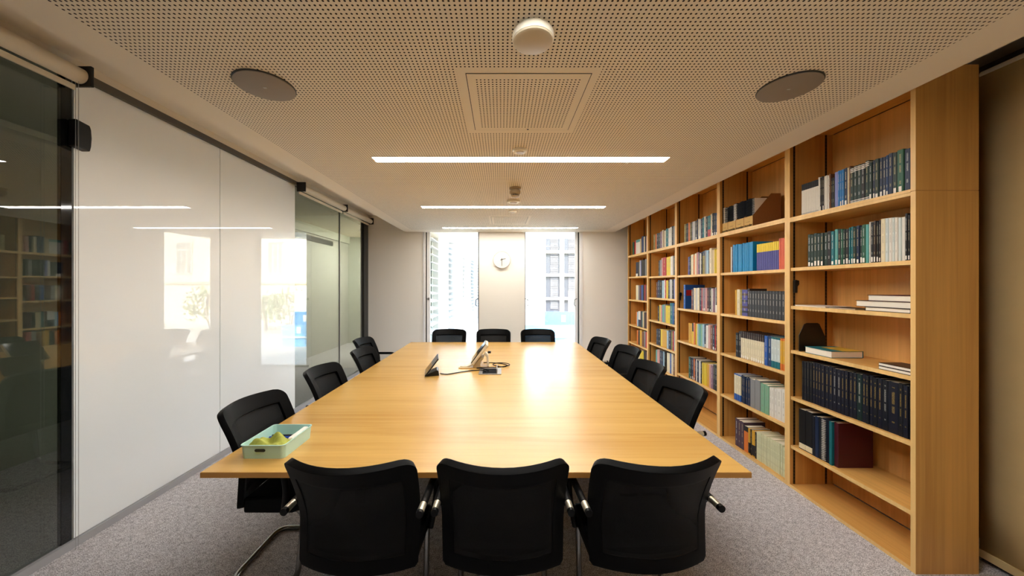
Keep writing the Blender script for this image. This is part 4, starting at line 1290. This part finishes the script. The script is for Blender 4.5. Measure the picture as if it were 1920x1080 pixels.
# cardboard magazine files with comb-bound reports
kraft = pm('kraft_cardboard', '#c9a463', 0.8, var=0.05, vscale=60)
kraft_side = pm('kraft_cardboard_side', '#8a5a2b', 0.8, var=0.04, vscale=60)
zs = SHELVES[1][0]
fx = [(135, 191), (191, 271), (271, 353), (353, 444)]
names = ['first', 'second', 'third', 'fourth']
say = ['cardboard magazine file at the window end of its row of four', 'cardboard magazine file second from the window end', 'cardboard magazine file third from the window end', 'cardboard magazine file whose tall brown side faces us']
rc = 0
for q, (v0, v1) in enumerate(fx):
    ya, yb = px_y(1330 + v0 / 5.4), px_y(1330 + v1 / 5.4)
    w = ya - yb - 0.001
    t = thing('magazine_file', say[q], 'magazine file', (BX + 0.022, yb + 0.0005, zs + 0.0004), group='magazine files on the second bookcase')
    D0, HF, HB, T_ = 0.25, 0.098, 0.296, 0.0022
    side = [(0, 0), (D0, 0), (D0, HB), (D0 - 0.085, HB), (0.0, HF)]
    # sides
    for a in (0.0, w - T_):
        MB().prism([(p[0], p[1]) for p in side], a, a + T_, 'y').build('side_wall', kraft_side, t)
    MB().box(0, T_, T_, w - T_, 0, HF).build('front_wall', kraft, t)
    MB().box(D0 - T_, D0, T_, w - T_, 0, HB).build('rear_wall', kraft_side, t)
    MB().box(T_, D0 - T_, T_, w - T_, 0, T_).build('base', kraft_side, t)
    o = text_mesh('monday', 0.032 * min(1.0, w / 0.095), 'printed_word', M['matt_black'], t, bold=0.0007)
    o.rotation_euler = (PI / 2, 0, -PI / 2); o.location = (-0.0006, w / 2, 0.018)
    MB().box(-0.0005, -0.0001, w * 0.3, w * 0.75, 0.048, 0.050).build('printed_line', M['ink'], t)
    nrep = [3, 3, 3, 4][q]
    ww = (w - 2 * T_ - 0.004) / nrep
    for r in range(nrep):
        white = (q == 0 and r >= 1)
        lastone = (q == 3 and r == 0)
        hh = 0.248 + 0.004 * ((q * 3 + r * 5) % 4)
        body = rep_white if white or lastone else (rep_dark if (r + q) % 2 else rep_navy)
        cb = comb_white if (q == 0 and r == 2) or (q == 1 and r == 0) else comb_black
        words_ = ('white' if white or lastone else 'dark') + ' report with a ' + ('white' if cb is comb_white else 'black') + ' comb, ' + ORD[nrep - 1 - r] + ' in the ' + ['window end', 'second', 'third', 'tall-sided'][q] + ' magazine file'
        comb_report((BX + 0.022 + 0.008, yb + T_ + 0.003 + r * ww, zs + 0.0035), ww - 0.002, 0.215, hh, body, cb, words_, 'comb bound reports')

# side of the last sky blue journal row, flat stacks and loose things on the case by the blind
def flat_book(name, x0, x1, y0, y1, z0, z1, c, lab, cat='book', grp=None, band=None, inset=0.004, board=0.0025, spine='x1'):
    cov = MB()
    cov.box(x0, x1, y0, y1, z0, z0 + board); cov.box(x0, x1, y0, y1, z1 - board, z1)
    if spine == 'x1': cov.box(x1 - board, x1, y0, y1, z0 + board, z1 - board)
    else: cov.box(x0, x1, y1 - board, y1, z0 + board, z1 - board)
    cx, cy = (x0 + x1) / 2, (y0 + y1) / 2
    cov.v = [(p[0] - cx, p[1] - cy, p[2] - z0) for p in cov.v]
    o = cov.build(name, bookmat(c, band, None))
    o.location = (cx, cy, z0)
    tag(o, lab, cat, grp)
    b = MB().box(x0 + inset - cx, x1 - board - cx, y0 + inset - cy, y1 - inset - cy, board + 0.0001, z1 - z0 - board - 0.0001)
    b.build('pages', pm('white_pages', '#efe8da', 0.85, spec=0.1) if 'white_pages' not in bpy.data.materials else bpy.data.materials['white_pages'], o)
    return o
z = SHELVES[0][2] + 0.0005
gs = 'books lying on the third shelf, bookcase by blind'
flat_book('book', BX + 0.022, 2.47, 1.91, 2.150, z, z + 0.024, 'dkbrown', 'bottom book of the three stacked flat by the end panel', grp=gs)
flat_book('book', BX + 0.022, 2.48, 1.905, 2.205, z + 0.0245, z + 0.062, 'dkbrown', 'thick middle book of the three stacked flat by the end panel', grp=gs)
flat_book('book', BX + 0.024, 2.46, 1.905, 2.135, z + 0.0625, z + 0.098, 'maroon', 'top book of the three stacked flat by the end panel', grp=gs)
flat_book('brochure', BX + 0.022, 2.44, 2.41, 2.665, z, z + 0.009, 'white', 'thin white brochure lying flat on the third shelf, bookcase by blind', 'brochure', board=0.0008)
flat_book('brochure', BX + 0.03, 2.42, 2.215, 2.40, z, z + 0.007, 'black', 'thin black brochure lying flat beside the stack of three books', 'brochure', board=0.0008)
z = SHELVES[0][3] + 0.0005
o = flat_book('book', BX + 0.022, 2.47, 2.365, 2.575, z, z + 0.046, 'teal', 'teal and yellow book lying flat before the black bookend')
MB().box(-0.03, 0.11, -0.1045, 0.06, 0.0461, 0.0464).build('cover_picture', pm('ochre_cover_print', '#c9a032', 0.5, var=0.2, vscale=15), o)
gn = 'notebooks on the fourth shelf, bookcase by blind'
flat_book('notebook', BX + 0.012, 2.38, 1.90, 2.060, z, z + 0.019, 'dkbrown', 'lower one of two dark notebooks lying at the end of the fourth shelf', 'notebook', gn, inset=0.001)
flat_book('notebook', BX + 0.014, 2.38, 1.90, 2.062, z + 0.0195, z + 0.038, 'dkbrown', 'upper one of two dark notebooks lying at the end of the fourth shelf', 'notebook', gn, inset=0.001)
t = thing('bookend', 'black metal bookend plate standing on the fourth shelf, bookcase by blind', 'bookend', (BX + 0.02, 2.62, z))
MB().prism([(0.0, 0.0), (0.198, 0.0), (0.198, 0.11), (0.155, 0.205), (0.14, 0.213), (0.06, 0.213), (0.04, 0.205), (0.0, 0.12)], 0.0, 0.003, 'y').build('upright_plate', M['black'], t)
MB().box(0.0, 0.198, -0.006, 0.0, 0.0, 0.0015).build('foot_plate', M['black'], t)

def clip(i, k, y, lab):
    t = thing('shelf_bookend_clip', lab, 'shelf clip', (BX + 0.02, y, SHELVES[i][k] + 0.10))
    MB().prism([(0.0, 0.0), (0.02, 0.0), (0.022, 0.05), (0.034, 0.065), (0.034, 0.095), (0.012, 0.10), (0.0, 0.095)], -0.0, 0.022, 'y').build('clip_body', M['black'], t, bevel=0.003)
clip(0, 2, BOUNDS[1] - 0.0236 - 0.025, 'small black clip on the slotted strip of the bookcase by the blind')
clip(2, 2, BOUNDS[3] - 0.0236 - 0.025, 'small black clip on the slotted strip of the middle bookcase')

# dark blue atlas cover on the middle bookcase third shelf
oo = [x for x in bpy.data.objects if x.get('group') == 'books on the third shelf of the middle bookcase' and 'first from' in x['label']]
if oo:
    a = oo[0]
    a['label'] = 'tall dark blue book with a red square cover, third shelf, middle bookcase'
    w = 0.0
    MB().box(0.012, 0.10, -0.0006, -0.0001, 0.16, 0.23).build('cover_square', pm('cover_red', '#a8252b', 0.4), a)
